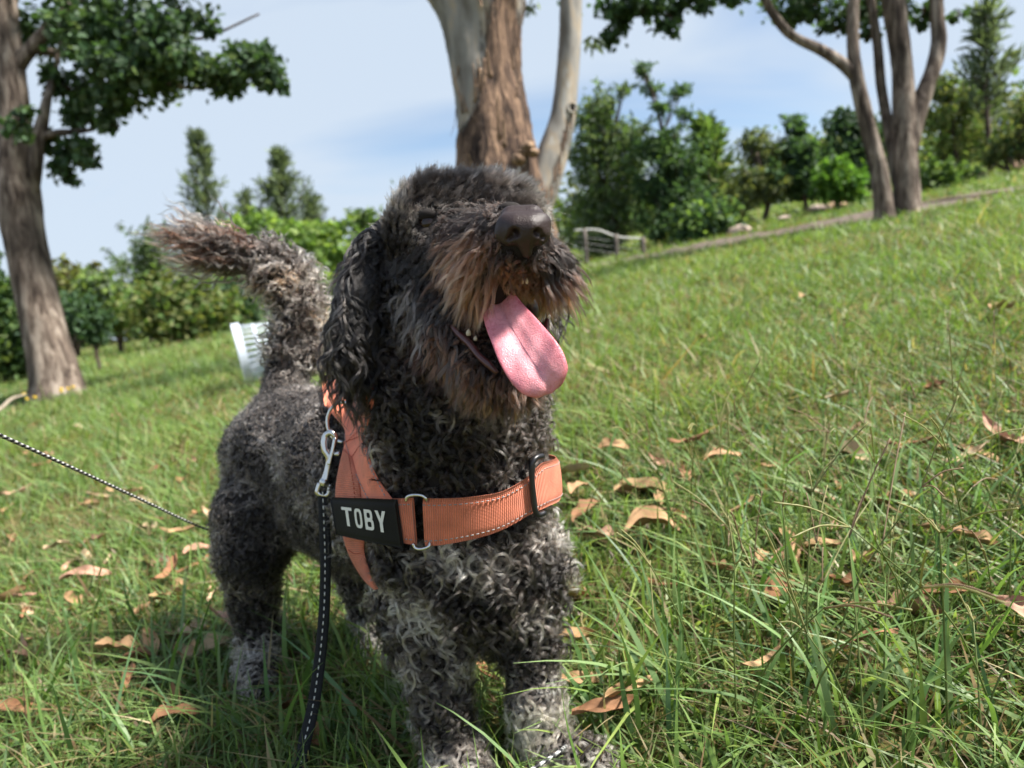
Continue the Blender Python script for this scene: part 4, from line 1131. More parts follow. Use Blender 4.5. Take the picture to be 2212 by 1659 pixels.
# rings and buckles
def px_loop(name, pts, off, r, mat, closed=False, n=60, flat=1.0, ring=10, parent=harness, prims=HP, dip=False):
    p = list(pts) + ([pts[0]] if closed else [])
    c = catmull(p, n); q = march(c[:, 0], c[:, 1], off, prims)
    if dip:
        vm = np.abs(c[:, 1] - 1128) < 44; q[vm] += FW * .0075; q = smooth_rows(q, 4)
    V, F = tube(q, r, ring, flat=flat, ref=RT)
    return np_mesh(name, V, F, mat, parent)
px_loop('loop_ring', [(877, 1082), (880, 1073), (894, 1069), (910, 1070), (919, 1075), (922, 1085), (926, 1130), (928, 1174), (924, 1182), (910, 1186), (897, 1184), (892, 1174)], .0175, .0015, STEEL, dip=True)
sl = [(1172, 985), (1160, 988), (1151, 998), (1149, 1020), (1150, 1050), (1153, 1080), (1156, 1102), (1163, 1112), (1176, 1108)]
px_loop('slider_buckle', sl, .0195, .0027, BLACKP, n=40, ring=12)
rc = march(742, 905, .014, HP)[0]; dr = (rc - CAM) @ FW - .010
ringpts = [P(740 + 33 * math.cos(a), 912 + 43 * math.sin(a), dr - .006 * math.cos(a)) for a in np.linspace(0, 2 * math.pi, 48)]
V, F = tube(np.array(ringpts), .0021, 10); np_mesh('leash_ring', V, F, STEEL, harness)
HARN = np.concatenate(HARN)

# ------------------------------------------------------------------ leash
dl = dr - .021
lead_base = P(700, 1066, dl)
leash = empty('leash', lead_base, 'flat black leash with white dashed stitching clipped to the harness', 'leash')
clip = px_tube('snap_hook', [(722, 962, dl, 4.7), (724, 945, dl - .002, 5.8), (716, 935, dl - .002, 6.6), (705, 940, dl, 7.3), (701, 955, dl, 8.1), (703, 972, dl, 8.7), (712, 986, dl, 9.5), (712, 1000, dl, 8.7), (708, 1020, dl, 8.7), (704, 1036, dl, 10.2), (702, 1046, dl, 10.2)], STEEL, 60, 14, parent=leash)
px_tube('gate_bar', [(724, 945, dl - .003, 4.9), (720, 970, dl - .003, 5.5), (715, 990, dl - .003, 5.8), (712, 1004, dl - .003, 5.8)], STEEL, 14, 10, parent=clip)
px_tube('gate_knob', [(724, 982, dl - .004, 4.4), (730, 980, dl - .005, 5.3), (733, 984, dl - .005, 4.4)], STEEL, 8, 10, parent=clip)
px_tube('swivel_collar', [(692, 1044, dl, 7.3), (702, 1042, dl, 13.1), (712, 1046, dl, 7.3)], STEEL, 14, 12, parent=clip)
px_tube('swivel_loop', [(692, 1044, dl, 6.6), (688, 1055, dl, 6.6), (687, 1064, dl, 6.6), (697, 1069, dl, 6.2), (708, 1068, dl, 6.6), (712, 1058, dl, 6.6), (713, 1046, dl, 6.6)], STEEL, 34, 10, parent=clip)
LEASHM = simple('black_nylon', (.012, .013, .016), .75, spec=.3, noise=.3, nscale=300, bump=.5, bscale=900)
gl, gd = hit(646, 1662); g2, gd2 = hit(560, 1760)
lp = [(697, 1062, dl - .003, 11), (699, 1110, dl - .002, 12), (702, 1200, dl, 12), (701, 1290, dl, 12), (696, 1370, dl - .003, 12.5), (687, 1450, dl - .006, 13), (675, 1530, dl - .012, 13.5), (658, 1600, dl - .02, 14)]
a = np.array([[*P(u, v, d), w * d / FPX] for u, v, d, w in lp] + [[*(P(642, 1662, dl - .032)), .0062], [*(g2 + np.array([0, 0, .012])), .0062], [g2[0] - .12, g2[1] - .12, float(ground_z(g2[0] - .12, g2[1] - .12)) + .012, .0062]])
c = catmull(a, 90); pts = c[:, :3]
T, N, B = frames(pts, RT)
m = 6
G = pts[:, None] + N[:, None] * (np.linspace(-1, 1, m)[None, :, None] * c[:, 3][:, None, None])
strap = ribbon_from_grid('strap', G, .0022, LEASHM, leash, cover=False)
stitches('stitching', pts + np.cross(N, T) * 0 + (CAM - pts) / np.linalg.norm(CAM - pts, axis=1)[:, None] * .0006, .0078, .5, .0006, 0, simple('white_thread', (.75, .75, .72), .6), strap)

# ------------------------------------------------------------------ long thin cord trailing round the legs
def cord():
    px = [(-260, 835, .47), (-90, 900, .56), (0, 940, .62), (150, 1008, .74), (300, 1077, .90), (430, 1137, 1.06), (520, 1165, 1.13), (620, 1184, 1.15), (690, 1196, 1.14)]
    q = [P(*p) for p in px]
    for (u, v, lift) in [(800, 1262, .05), (900, 1330, .03), (990, 1390, .03), (1042, 1424, .03), (1092, 1468, .03), (1150, 1520, .02), (1190, 1575, .012), (1230, 1606, .006)]:
        p, d = hit(u, v); p = p.copy(); p[2] += lift * .6; q.append(p)
    p0 = P(1196, 1632, .655); q += [P(1215, 1618, .668), p0, P(1172, 1648, .645), P(1140, 1668, .64), P(1060, 1720, .64)]
    c = catmull(np.array(q), 900)
    s = np.concatenate([[0], np.cumsum(np.linalg.norm(np.diff(c, axis=0), axis=1))])
    m = int(s[-1] / .0016); t = np.linspace(0, s[-1], m)
    c = np.stack([np.interp(t, s, c[:, i]) for i in range(3)], 1)
    n = 8
    bead = .00165 * (1 + .12 * np.sin(t / .0016 * 1.6))
    V, F = tube(c, bead, n)
    i = np.arange(m)[:, None]; j = np.arange(n)[None]
    w = ((i + j * 1) // 2 % 3 == 0).astype(float).reshape(-1)
    w = np.concatenate([w, [0, 0]])
    colr = np.array([.012, .012, .014]) * (1 - w[:, None]) + np.array([.6, .6, .58]) * w[:, None]
    mt, nn, l, b = mat_new('braided_cord'); at = nn.new('ShaderNodeAttribute'); at.attribute_name = 'col'
    l.new(at.outputs['Color'], b.inputs['Base Color']); b.inputs['Roughness'].default_value = .6
    tag(np_mesh('braided_cord', V, F, mt, None, colr), 'thin black and white braided cord running behind the hind leg', 'cord')
cord()

# ------------------------------------------------------------------ fur
def fur_mat(name, rough=.28, radial=.45):
    m = bpy.data.materials.new(name); m.use_nodes = True
    n, l = m.node_tree.nodes, m.node_tree.links
    n.remove(n['Principled BSDF'])
    h = n.new('ShaderNodeBsdfHairPrincipled'); h.model = 'CHIANG'; h.parametrization = 'COLOR'
    a = n.new('ShaderNodeAttribute'); a.attribute_name = 'col'
    l.new(a.outputs['Color'], h.inputs['Color'])
    h.inputs['Roughness'].default_value = rough; h.inputs['Radial Roughness'].default_value = radial
    h.inputs['Random Roughness'].default_value = .15
    l.new(h.outputs[0], n['Material Output'].inputs['Surface'])
    return m
FUR = fur_mat('dog_fur')

def hair_object(name, pts, rad, colr, parent):
    n, k = pts.shape[:2]
    cu = bpy.data.hair_curves.new(name)
    cu.add_curves([k] * n)
    cu.attributes['position'].data.foreach_set('vector', pts.astype(np.float32).ravel())
    r = cu.attributes.get('radius') or cu.attributes.new('radius', 'FLOAT', 'POINT')
    r.data.foreach_set('value', rad.astype(np.float32).ravel())
    c = cu.attributes.new('col', 'FLOAT_COLOR', 'POINT')
    c4 = np.ones((n, k, 4), np.float32); c4[..., :3] = colr
    c.data.foreach_set('color', c4.ravel())
    cu.materials.append(FUR)
    o = bpy.data.objects.new(name, cu); col.objects.link(o)
    o.parent = parent; o.matrix_parent_inverse = parent.matrix_basis.inverted()
    return o

BLACK, CHAR, DKBR = (.0028, .0023, .0021), (.0105, .0082, .0072), (.013, .0073, .0056)
GREY, SILV, PALE = (.050, .040, .034), (.27, .23, .195), (.52, .46, .39)
CREAM, BROWN, RUST, TAN = (.64, .54, .37), (.055, .024, .014), (.21, .085, .040), (.32, .19, .11)
# L mm, curl mm, turns, clump mm, spacing mm, normal, gravity, flow weight, flow (right, up, towards camera), children, strand radius mm, [(root, tip, share)]
REG = {
    'crown':   (14, .8, .4, 3.2, 3.6, .80, -.05, .70, (.75, .3, .25), 18, .13, [(BLACK, CHAR, .38), (CHAR, GREY, .36), (CHAR, SILV, .26)]),
    'face':    (10, .7, .5, 3.0, 3.4, .18, .45, .9, (-.6, -.35, -.2), 16, .14, [(BLACK, CHAR, .75), (BLACK, DKBR, .15), (CHAR, GREY, .10)]),
    'muzzle':  (31, 1.8, .7, 3.8, 4.5, .46, .75, .6, (0, 0, 0), 28, .125, [(BLACK, DKBR, .16), (DKBR, BROWN, .34), (DKBR, RUST, .40), (BROWN, TAN, .10)]),
    'cheek':   (24, 2.2, .7, 3.6, 4.2, .42, .8, .5, (-.5, -.3, 0), 18, .14, [(BLACK, CHAR, .22), (CHAR, GREY, .30), (GREY, SILV, .48)]),
    'beard':   (22, 2.2, .7, 3.4, 4.2, .42, .85, .25, (-.2, -.3, .2), 18, .14, [(BLACK, DKBR, .36), (DKBR, BROWN, .34), (DKBR, RUST, .18), (CHAR, GREY, .12)]),
    'ear':     (50, 4.4, 1.5, 4.6, 5.8, .26, .9, .7, (-.1, -.4, 0), 40, .14, [(BLACK, CHAR, .55), (BLACK, BLACK, .27), (CHAR, GREY, .18)]),
    'neck':    (21, 4.6, 1.3, 3.6, 5.6, .5, .5, .1, (0, 0, 0), 32, .15, [(BLACK, CHAR, .55), (BLACK, DKBR, .22), (CHAR, GREY, .20), (GREY, SILV, .03)]),
    'chest':   (25, 5.6, 1.25, 4.2, 6.2, .5, .62, .1, (0, 0, 0), 38, .15, [(BLACK, CHAR, .34), (CHAR, GREY, .24), (GREY, SILV, .28), (SILV, PALE, .14)]),  # own greys and silver, spread wider to paint lighting contrast into the locks
    'back':    (11, 2.6, 1.1, 3.0, 4.8, .6, .25, .4, (-.6, 0, -.5), 20, .16, [(BLACK, CHAR, .45), (CHAR, GREY, .4), (GREY, SILV, .15)]),
    'rump':    (11, 2.8, 1.1, 3.2, 4.8, .6, .35, .3, (-.5, 0, -.5), 20, .16, [(BLACK, CHAR, .42), (CHAR, GREY, .43), (GREY, SILV, .15)]),
    'leg':     (17, 4.6, 1.3, 4.0, 5.4, .5, .65, .1, (0, 0, 0), 34, .15, [(BLACK, CHAR, .22), (CHAR, GREY, .36), (GREY, SILV, .36), (SILV, PALE, .06)]),
    'paw':     (13, 3.6, 1.1, 3.6, 4.8, .6, .5, .1, (0, 0, 0), 28, .15, [(CHAR, GREY, .45), (GREY, SILV, .45), (SILV, PALE, .1)]),
    'pawcream': (20, 4.4, 1.1, 4.0, 4.8, .5, .65, .1, (0, 0, 0), 30, .15, [(GREY, SILV, .2), (CREAM, CREAM, .55), (SILV, PALE, .25)]),
    'hind':    (13, 3.6, 1.1, 3.6, 5.0, .6, .5, .1, (0, 0, 0), 24, .17, [(BLACK, CHAR, .38), (CHAR, GREY, .42), (GREY, SILV, .2)]),
    'hindpale': (13, 3.6, 1.1, 3.6, 4.8, .6, .4, .1, (0, 0, 0), 24, .17, [(CHAR, GREY, .28), (GREY, SILV, .34), (SILV, PALE, .38)]),
    'hindpaw': (11, 2.6, 1.0, 3.4, 4.8, .6, .4, .1, (0, 0, 0), 24, .17, [(CHAR, GREY, .5), (GREY, SILV, .5)]),
    'tail':    (34, 4.6, 1.6, 4.2, 5.2, .55, .35, .6, (0, 0, 0), 30, .17, [(CHAR, GREY, .45), (GREY, SILV, .3), (CHAR, DKBR, .15), (GREY, TAN, .1)]),
    'tailtip': (90, 5.6, 3.2, 4.4, 6.0, .15, .20, 1.1, (0, 0, 0), 40, .15, [(CHAR, BROWN, .32), (CHAR, GREY, .42), (GREY, SILV, .14), (GREY, TAN, .12)]),
}
PARTNAME = {'crown': 'crown_fur', 'face': 'face_fur', 'muzzle': 'moustache', 'cheek': 'cheek_fur', 'beard': 'beard', 'ear': 'ear_fur', 'tail': 'tail_fur', 'tailtip': 'tail_fur',
            'leg': 'leg_fur', 'paw': 'paw_fur', 'pawcream': 'paw_fur', 'hind': 'leg_fur', 'hindpale': 'leg_fur', 'hindpaw': 'paw_fur', 'neck': 'neck_fur', 'chest': 'chest_fur', 'back': 'back_fur', 'rump': 'rump_fur'}

def grow_fur():
    g = np.random.default_rng(99)
    tri = np.concatenate([BF[:, [0, 1, 2]], BF[:, [0, 2, 3]]])
    A, B_, C_ = BV[tri[:, 0]], BV[tri[:, 1]], BV[tri[:, 2]]
    area = .5 * np.linalg.norm(np.cross(B_ - A, C_ - A), axis=1)
    cen = (A + B_ + C_) / 3
    ridx = region(cen + g.normal(0, .004, cen.shape))
    regs = np.array([PR[i].reg for i in ridx])
    cg = np.array([(.0, .0, -1.)])
    acc = {}
    for reg, (L, cr, turns, cl, sp, wN, wG, wF, flow, nch, sr, pal) in REG.items():
        m = np.where(regs == reg)[0]
        if not len(m): continue
        n = int(area[m].sum() / (sp * 1e-3) ** 2)
        t = m[g.choice(len(m), n, p=area[m] / area[m].sum())]
        r1, r2 = g.random((2, n, 1)); s1 = np.sqrt(r1)
        root = A[t] * (1 - s1) + B_[t] * s1 * (1 - r2) + C_[t] * s1 * r2
        nrm = sdf_grad(root)
        Lg = L * 1e-3 * (g.uniform(.45, 1.25, n) if reg == 'tailtip' else g.uniform(.62, 1.28, n))
        F = np.tile(RT * flow[0] + UP * flow[1] - FW * flow[2], (n, 1))
        if reg in ('tail', 'tailtip', 'ear'):
            ax = np.stack([PR[i].ab / math.sqrt(PR[i].L2) for i in ridx[t]])
            F = F * .4 + ax
        if reg == 'muzzle':
            w = root - NOSE_C; F = w / (np.linalg.norm(w, axis=1)[:, None] + 1e-9)
            upn = np.clip(nrm @ UP, 0, 1); dn = np.linalg.norm(w, axis=1)
            Lg *= (1 - .72 * upn) * np.clip((dn - .008) / .03, .22, 1)
            # lip edge in front of the mouth stays short
            ru, rv, _ = to_px(root)
            Lg *= np.where((ru > 1085) & (ru < 1165) & (rv > 555), .42, 1)
        if reg == 'beard':
            ru, rv, _ = to_px(root)
            Lg *= np.where(nrm @ UP > .35, .3, 1)
        keep = np.ones(n, bool)
        for e in EYES:
            de = np.linalg.norm(root - e, axis=1); keep &= de > .0115; Lg *= np.clip((de - .004) / .025, .3, 1)
        keep &= np.linalg.norm(root - NOSE_C, axis=1) > .0155
        # pressed flat under the harness
        uu = np.zeros(n, bool)
        for k0 in range(0, n, 2000):
            dd = np.sqrt(((root[k0:k0 + 2000, None] - HARN[None, ::3]) ** 2).sum(-1)).min(1)
            uu[k0:k0 + 2000] = dd < .0215
        Lg[uu] *= .30
        K = 9
        ts = np.linspace(0, 1, K)
        grav = np.array([0, 0, -1.])
        pos = root - nrm * .0015
        path = [pos]
        wob = g.normal(0, .22, (n, 3))
        for k in range(1, K):
            tt = ts[k]
            d = nrm * (wN * (1 - .55 * tt)) + F * wF + grav * (wG * (.35 + tt)) + wob
            d /= np.linalg.norm(d, axis=1)[:, None]
            pos = pos + d * (Lg / (K - 1))[:, None]
            path.append(pos)
        path = np.stack(path, 1)
        D = path[:, -1] - path[:, 0]; D /= np.linalg.norm(D, axis=1)[:, None] + 1e-9
        e1 = np.cross(D, g.normal(0, 1, (n, 3))); e1 /= np.linalg.norm(e1, axis=1)[:, None]; e2 = np.cross(D, e1)
        ph = g.uniform(0, 6.28, n)[:, None] + 2 * np.pi * (turns * g.uniform(.7, 1.3, n))[:, None] * ts[None] * g.choice([-1, 1], n)[:, None]
        amp = (cr * 1e-3 * g.uniform(.6, 1.25, n) * np.where(uu, .3, 1))[:, None] * np.minimum(1, ts[None] / .35)
        hel = (amp * np.cos(ph))[..., None] * e1[:, None] + (amp * np.sin(ph))[..., None] * e2[:, None]
        path = path + hel
        # keep locks above the skin
        for _ in range(2):
            s = sdf(path); lim = (.0015 + .0035 * ts)[None]
            push = np.maximum(lim - s, 0); push[:, 0] = 0
            path = path + sdf_grad(path) * push[..., None]
        for e in EYES[:1]:
            keep &= np.linalg.norm(path - (e - FW * .006 - UP * .001), axis=-1).min(1) > .0072
        # keep the tongue and harness clear
        if reg in ('muzzle', 'beard', 'cheek', 'neck', 'chest', 'face'):
            ft = np.min([q.dist(path) for q in TONGUE_PR], 0).min(1)
            keep &= ft > (.000 if reg == 'muzzle' else .001)
        path, nrm2, uu2, Ln = path[keep], nrm[keep], uu[keep], Lg[keep]
        rt2 = root[keep]; n = len(path)
        # colour of each lock
        pr = np.array([p[2] for p in pal]); pr /= pr.sum()
        nf = np.sin(rt2 @ np.array([61, 23, 47.]) + 1.3) + np.sin(rt2 @ np.array([-37, 71, 29.])) + np.sin(rt2 @ np.array([19, -53, 83.]) + 2)
        q = np.clip(.5 + nf * .17 + g.normal(0, .17, n), 0, .999)
        ci = np.searchsorted(np.cumsum(pr), q)
        ci = np.minimum(ci, len(pal) - 1)
        c0 = np.array([p[0] for p in pal])[ci] * g.uniform(.75, 1.25, (n, 1)); c1 = np.array([p[1] for p in pal])[ci] * g.uniform(.7, 1.3, (n, 1))
        if reg in ('muzzle', 'beard', 'crown', 'cheek', 'chest', 'neck', 'face'):
            ru, rv, _ = to_px(rt2)
            if reg == 'muzzle':        # bridge of the muzzle and lips are dark chocolate
                w = np.clip(1.15 - np.linalg.norm(rt2 - NOSE_C, axis=1) / .028, 0, 1) * .9
                w = np.maximum(w, np.clip((nrm2 @ UP) * 2.4 + .1, 0, .96))
                c0 = c0 * (1 - w[:, None]) + np.array(BLACK) * 1.4 * w[:, None]; c1 = c1 * (1 - w[:, None]) + np.array(DKBR) * .55 * w[:, None]
            if reg == 'cheek':         # greyer towards the moustache
                w = np.clip((ru - 880) / 90, 0, 1)[:, None]
                c1 = c1 * (.55 + .6 * w)
            if reg == 'neck':
                w = np.clip((ru - 1040) / 130, 0, 1)[:, None]
                c1 = c1 * (1 - w) + (c1 * .5 + np.array(GREY) * .8) * w
        if reg == 'pawcream':
            w = np.clip((1188 - to_px(rt2)[0]) / 45, 0, 1)[:, None]
            c0 = c0 * (1 - w) + np.array(TAN) * w; c1 = np.array(SILV) * g.uniform(.4, 1, (n, 1)) * (1 - w) + np.array(CREAM) * w
        # children strands
        off = g.normal(0, 1, (n, nch, 3)); off -= (off * nrm2[:, None]).sum(-1)[..., None] * nrm2[:, None]
        off *= (cl * 1e-3 * np.sqrt(g.random((n, nch, 1)))) / (np.linalg.norm(off, axis=-1)[..., None] + 1e-9) * 1.15
        clump = (np.clip(ts * 1.5, 0, 1) ** .8 * .87)[None, None, :, None]
        if reg in ('crown', 'face'): clump = clump * .55
        if reg in ('tailtip', 'ear'): clump = clump * 1.1
        ls = g.uniform(.72, 1.05, (n, nch))
        tt = ts[None, None] * ls[..., None]
        x = tt * (K - 1); i0 = np.minimum(x.astype(int), K - 2); f = (x - i0)[..., None]
        ii = np.arange(n)[:, None, None]
        ch = path[ii, i0] * (1 - f) + path[ii, i0 + 1] * f
        ch = ch + off[:, :, None] * (1 - clump)
        fz = g.normal(0, 1, (n, nch, 1, 3)) * (np.where(uu2, .3, 1) * .0007)[:, None, None, None] * (ts[None, None, :, None] ** 1.3)
        fz2 = np.sin(ts[None, None, :] * g.uniform(5, 13, (n, nch, 1)) + g.uniform(0, 6.28, (n, nch, 1)))[..., None] * g.normal(0, .0006, (n, nch, 1, 3)) * ts[None, None, :, None]
        # stray hairs that leave their lock
        stray = (g.random((n, nch, 1, 1)) < (.015 if reg in ('face', 'cheek', 'crown') else .05)) * g.normal(0, .006, (n, nch, 1, 3)) * ts[None, None, :, None] ** 1.5
        ch = ch + fz + fz2 + stray * np.where(uu2, .2, 1)[:, None, None, None]
        rad = sr * 1e-3 * (1 - .72 * ts ** 1.6)[None, None] * g.uniform(.75, 1.2, (n, nch, 1))
        cc = c0[:, None, None] * (1 - ts[None, None, :, None] ** .8) + c1[:, None, None] * ts[None, None, :, None] ** .8
        cc = cc * g.uniform(.7, 1.35, (n, nch, 1, 1))
        acc.setdefault(PARTNAME[reg], []).append((ch.reshape(-1, K, 3), rad.reshape(-1, K), np.clip(cc.reshape(-1, K, 3), 0, .9)))
    tot = 0
    for nm, L in acc.items():
        p = np.concatenate([x[0] for x in L]); r = np.concatenate([x[1] for x in L]); c = np.concatenate([x[2] for x in L])
        hair_object(nm, p, r, c, dog); tot += len(p)
    print('fur strands', tot)
grow_fur()
scn.render.hair_type = 'STRAND'

# ------------------------------------------------------------------ plastic basket lying on its side
def basket():
    bpt, d = hit(520, 838)
    R1, R0_, L = 66 * d / FPX, 52 * d / FPX, .30
    ax = RT * .93 + FW * .36; ax = ax - np.array([0, 0, 1]) * ax[2]; ax /= np.linalg.norm(ax); ax[2] = .13; ax /= np.linalg.norm(ax)
    c0 = P(520, 768, d)
    root = empty('laundry_basket', bpt, 'white slatted plastic basket lying on its side behind the tail', 'basket')
    e1 = np.cross(ax, [0, 0, 1.]); e1 /= np.linalg.norm(e1); e2 = np.cross(e1, ax)
    wh = simple('white_plastic', (.52, .57, .65), .4, noise=.08, nscale=8)
    def hoop(s, r, w, t, nm):
        a = np.linspace(0, 2 * np.pi, 49)
        prof = np.array([[-w / 2, 0], [w / 2, 0], [w / 2, t], [-w / 2, t]])
        V = []
        for k in a[:-1]:
            o = e1 * math.cos(k) + e2 * math.sin(k)
            for (x, y) in prof: V.append(c0 + ax * (s + x) + o * (r + y))
        V = np.array(V); n = 48
        i = np.arange(n)[:, None] * 4; i2 = (np.arange(n)[:, None] + 1) % n * 4; j = np.arange(4)[None]; j2 = (j + 1) % 4
        np_mesh(nm, V, np.stack([i + j, i2 + j, i2 + j2, i + j2], -1).reshape(-1, 4), wh, root, smooth=False)
    hoop(.012, R1 - .004, .05, .016, 'rim')
    for s, w in ((.115, .016), (.20, .016), (.29, .03)):
        hoop(s, R1 + (R0_ - R1) * s / L - .003, w, .007, 'hoop')
    sl = None
    for k in range(30):
        a = 2 * np.pi * k / 30
        o = e1 * math.cos(a) + e2 * math.sin(a); tn = np.cross(o, ax)
        V, F = tube(np.array([c0 + ax * s + o * (R1 + (R0_ - R1) * s / L - .002) for s in np.linspace(.02, .295, 4)]), .008, 6, flat=.45, ref=tn)
        np_mesh('slat', V, F, wh, root)
    V, F = ellipsoid(c0 + ax * .295, np.stack([e1 * (R0_ - .006), e2 * (R0_ - .006), ax * .006]), 32, 8)
    np_mesh('base', V, F, wh, root)
basket()

# ------------------------------------------------------------------ lawn
G_PAL = np.array([(.125, .205, .050), (.150, .235, .060), (.095, .165, .042), (.190, .260, .090), (.110, .185, .068), (.165, .225, .062)])
D_PAL = np.array([(.30, .24, .12), (.24, .17, .08), (.36, .30, .17), (.20, .13, .07)])

def blades(x, y, h, w, az, lean, bend, c, S, g, lift=0.0):
    n = len(x); t = np.linspace(0, 1, S + 1)
    a = np.stack([np.cos(az), np.sin(az)], 1)
    z0 = ground_z(x, y) - .004 + lift
    hor = h[:, None] * (lean[:, None] * t + bend[:, None] * t ** 2)
    ver = h[:, None] * (t - .45 * np.abs(bend[:, None]) * t ** 2 * .9)
    tw = g.normal(0, .5, n)
    wd = np.stack([-np.sin(az + tw), np.cos(az + tw)], 1)
    ww = w[:, None] * (1 - t[None] ** 2.2 * .93) * (.75 + .25 * np.sin(np.pi * np.minimum(1, t * 1.4)))
    cx = x[:, None] + a[:, :1] * hor; cy = y[:, None] + a[:, 1:] * hor; cz = z0[:, None] + ver
    L = np.stack([cx - wd[:, :1] * ww / 2, cy - wd[:, 1:] * ww / 2, cz + .12 * ww], -1)
    R = np.stack([cx + wd[:, :1] * ww / 2, cy + wd[:, 1:] * ww / 2, cz - .12 * ww], -1)
    V = np.stack([L, R], 2).reshape(n, -1, 3)
    k = 2 * (S + 1)
    b = (np.arange(n) * k)[:, None, None] + (2 * np.arange(S))[None, :, None] + np.array([0, 1, 3, 2])[None, None]
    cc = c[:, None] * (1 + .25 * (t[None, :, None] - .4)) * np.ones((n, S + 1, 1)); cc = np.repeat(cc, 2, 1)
    return V.reshape(-1, 3), b.reshape(-1, 4), cc.reshape(-1, 3)

def noise2(x, y, s, seed):
    g = np.random.default_rng(seed); o = np.zeros_like(x)
    for k in range(7):
        a = g.uniform(0, 6.28); f = s * g.uniform(.6, 1.9)
        o += np.sin(f * (x * math.cos(a) + y * math.sin(a)) + g.uniform(0, 6.28))
    return o / 3.0

def lawn():
    g = np.random.default_rng(1234)
    parts = {'near': [], 'far': []}
    bands = [(.33, .75, 10500, .044, .0042, 5), (.75, 1.3, 9500, .045, .0044, 4), (1.3, 2.2, 6200, .048, .0050, 4), (2.2, 3.6, 3200, .060, .0065, 3), (3.6, 6, 1700, .065, .009, 3), (6, 10, 750, .07, .014, 2), (10, 17, 300, .08, .022, 2), (17, 34, 75, .11, .04, 2)]
    for (y0, y1, den, hh, ww, S) in bands:
        half = .84 * y1 + .35
        n = int(den * (y1 - y0) * 2 * half)
        x = g.uniform(-half, half, n); y = g.uniform(y0, y1, n)
        k = (np.abs(x) < .84 * y + .35)
        nz_ = noise2(x, y, 9 if y0 < 4 else 3, 3)
        k &= g.random(n) < np.clip(.78 + .3 * nz_, .45, 1)
        if y1 > 6:
            o_ = np.argsort(BED_A[0][:, 0]); bx = BED_A[0][o_, 0]; dy = y - np.interp(x, bx, BED_A[0][o_, 1])
            k &= ~((x > bx[0]) & (x < bx[-1]) & (dy > 0) & (dy < .97 * np.interp(x, bx, BED_A[1][o_])))
        x, y = x[k], y[k]; n = len(x)
        q = noise2(x, y, 4.5 if y0 < 4 else 1.2, 8)
        h = hh * g.lognormal(0, .33, n) * (1 + .28 * np.clip(q, -1, 1))
        tall = g.random(n) < .05; h = np.where(tall, h * 1.7, h)
        w = ww * g.uniform(.55, 1.35, n)
        az = g.uniform(0, 6.28, n) + .6 * noise2(x, y, 6, 5)
        lean = np.abs(g.normal(.35, .6, n)); bend = g.normal(.45, .55, n)
        c = G_PAL[g.integers(0, len(G_PAL), n)] * g.uniform(.7, 1.3, (n, 1)) * (1 + .12 * q[:, None] * np.array([1.2, .8, .4]))
        dry = g.random(n) < np.clip(.10 + .12 * noise2(x, y, 3.1, 17), .02, .42)
        c[dry] = D_PAL[g.integers(0, 4, dry.sum())] * g.uniform(.7, 1.25, (dry.sum(), 1))
        z = ground_z(x, y)
        if y0 < 1.3:
            ok = sdf(np.stack([x, y, z + .5 * h], 1)) > .004
            x, y, h, w, az, lean, bend, c = [v[ok] for v in (x, y, h, w, az, lean, bend, c)]
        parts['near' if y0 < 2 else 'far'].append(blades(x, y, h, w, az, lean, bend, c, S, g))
        # thatch: straw lying almost flat
        if y0 < 6:
            m = int(n * .14); i = g.integers(0, len(x), m)
            cs = D_PAL[g.integers(0, 4, m)] * g.uniform(.5, 1.1, (m, 1))
            parts['near' if y0 < 2 else 'far'].append(blades(x[i] + g.normal(0, .02, m), y[i] + g.normal(0, .02, m), np.full(m, .035) * g.uniform(.6, 1.6, m), w[i] * .5, g.uniform(0, 6.28, m), g.uniform(1.2, 2.6, m), g.normal(0, .3, m), cs, 2, g, .006))
    # low dense undergrowth between the taller blades
    for (y0, y1, den, S) in ((.33, 1.0, 15000, 3), (1.0, 1.9, 8000, 2)):
        half = .84 * y1 + .35; n = int(den * (y1 - y0) * 2 * half)
        x = g.uniform(-half, half, n); y = g.uniform(y0, y1, n); k = np.abs(x) < .84 * y + .35; x, y = x[k], y[k]; n = len(x)
        c = G_PAL[g.integers(0, 6, n)] * g.uniform(.6, 1.1, (n, 1)) * np.array([.9, .95, .85])
        dry = g.random(n) < .25; c[dry] = D_PAL[g.integers(0, 4, dry.sum())] * g.uniform(.5, 1.0, (dry.sum(), 1))
        parts['near'].append(blades(x, y, .024 * g.lognormal(0, .35, n), .0036 * g.uniform(.6, 1.4, n), g.uniform(0, 6.28, n), np.abs(g.normal(.6, .8, n)), g.normal(.4, .5, n), c, S, g))
    # long arching blades standing over the turf in the foreground
    spots = []
    for (u0, u1, v0, v1, n) in [(1400, 2200, 1250, 1640, 120), (1250, 1500, 1450, 1650, 25), (350, 900, 1440, 1640, 46), (0, 450, 1350, 1650, 50), (1300, 2200, 1000, 1250, 60)]:
        for _ in range(n): spots.append(hit(g.uniform(u0, u1), g.uniform(v0, v1))[0])
    sp = np.array(spots); n = len(sp)
    ok = sdf(sp + np.array([0, 0, .05])) > .02; sp = sp[ok]; n = len(sp)
    parts['near'].append(blades(sp[:, 0], sp[:, 1], g.uniform(.09, .17, n), g.uniform(.004, .0075, n), g.uniform(0, 6.28, n), g.normal(.3, .3, n), g.normal(.5, .4, n), G_PAL[g.integers(0, 6, n)] * np.array([.95, 1.02, 1.2]) * g.uniform(.8, 1.25, (n, 1)), 7, g))
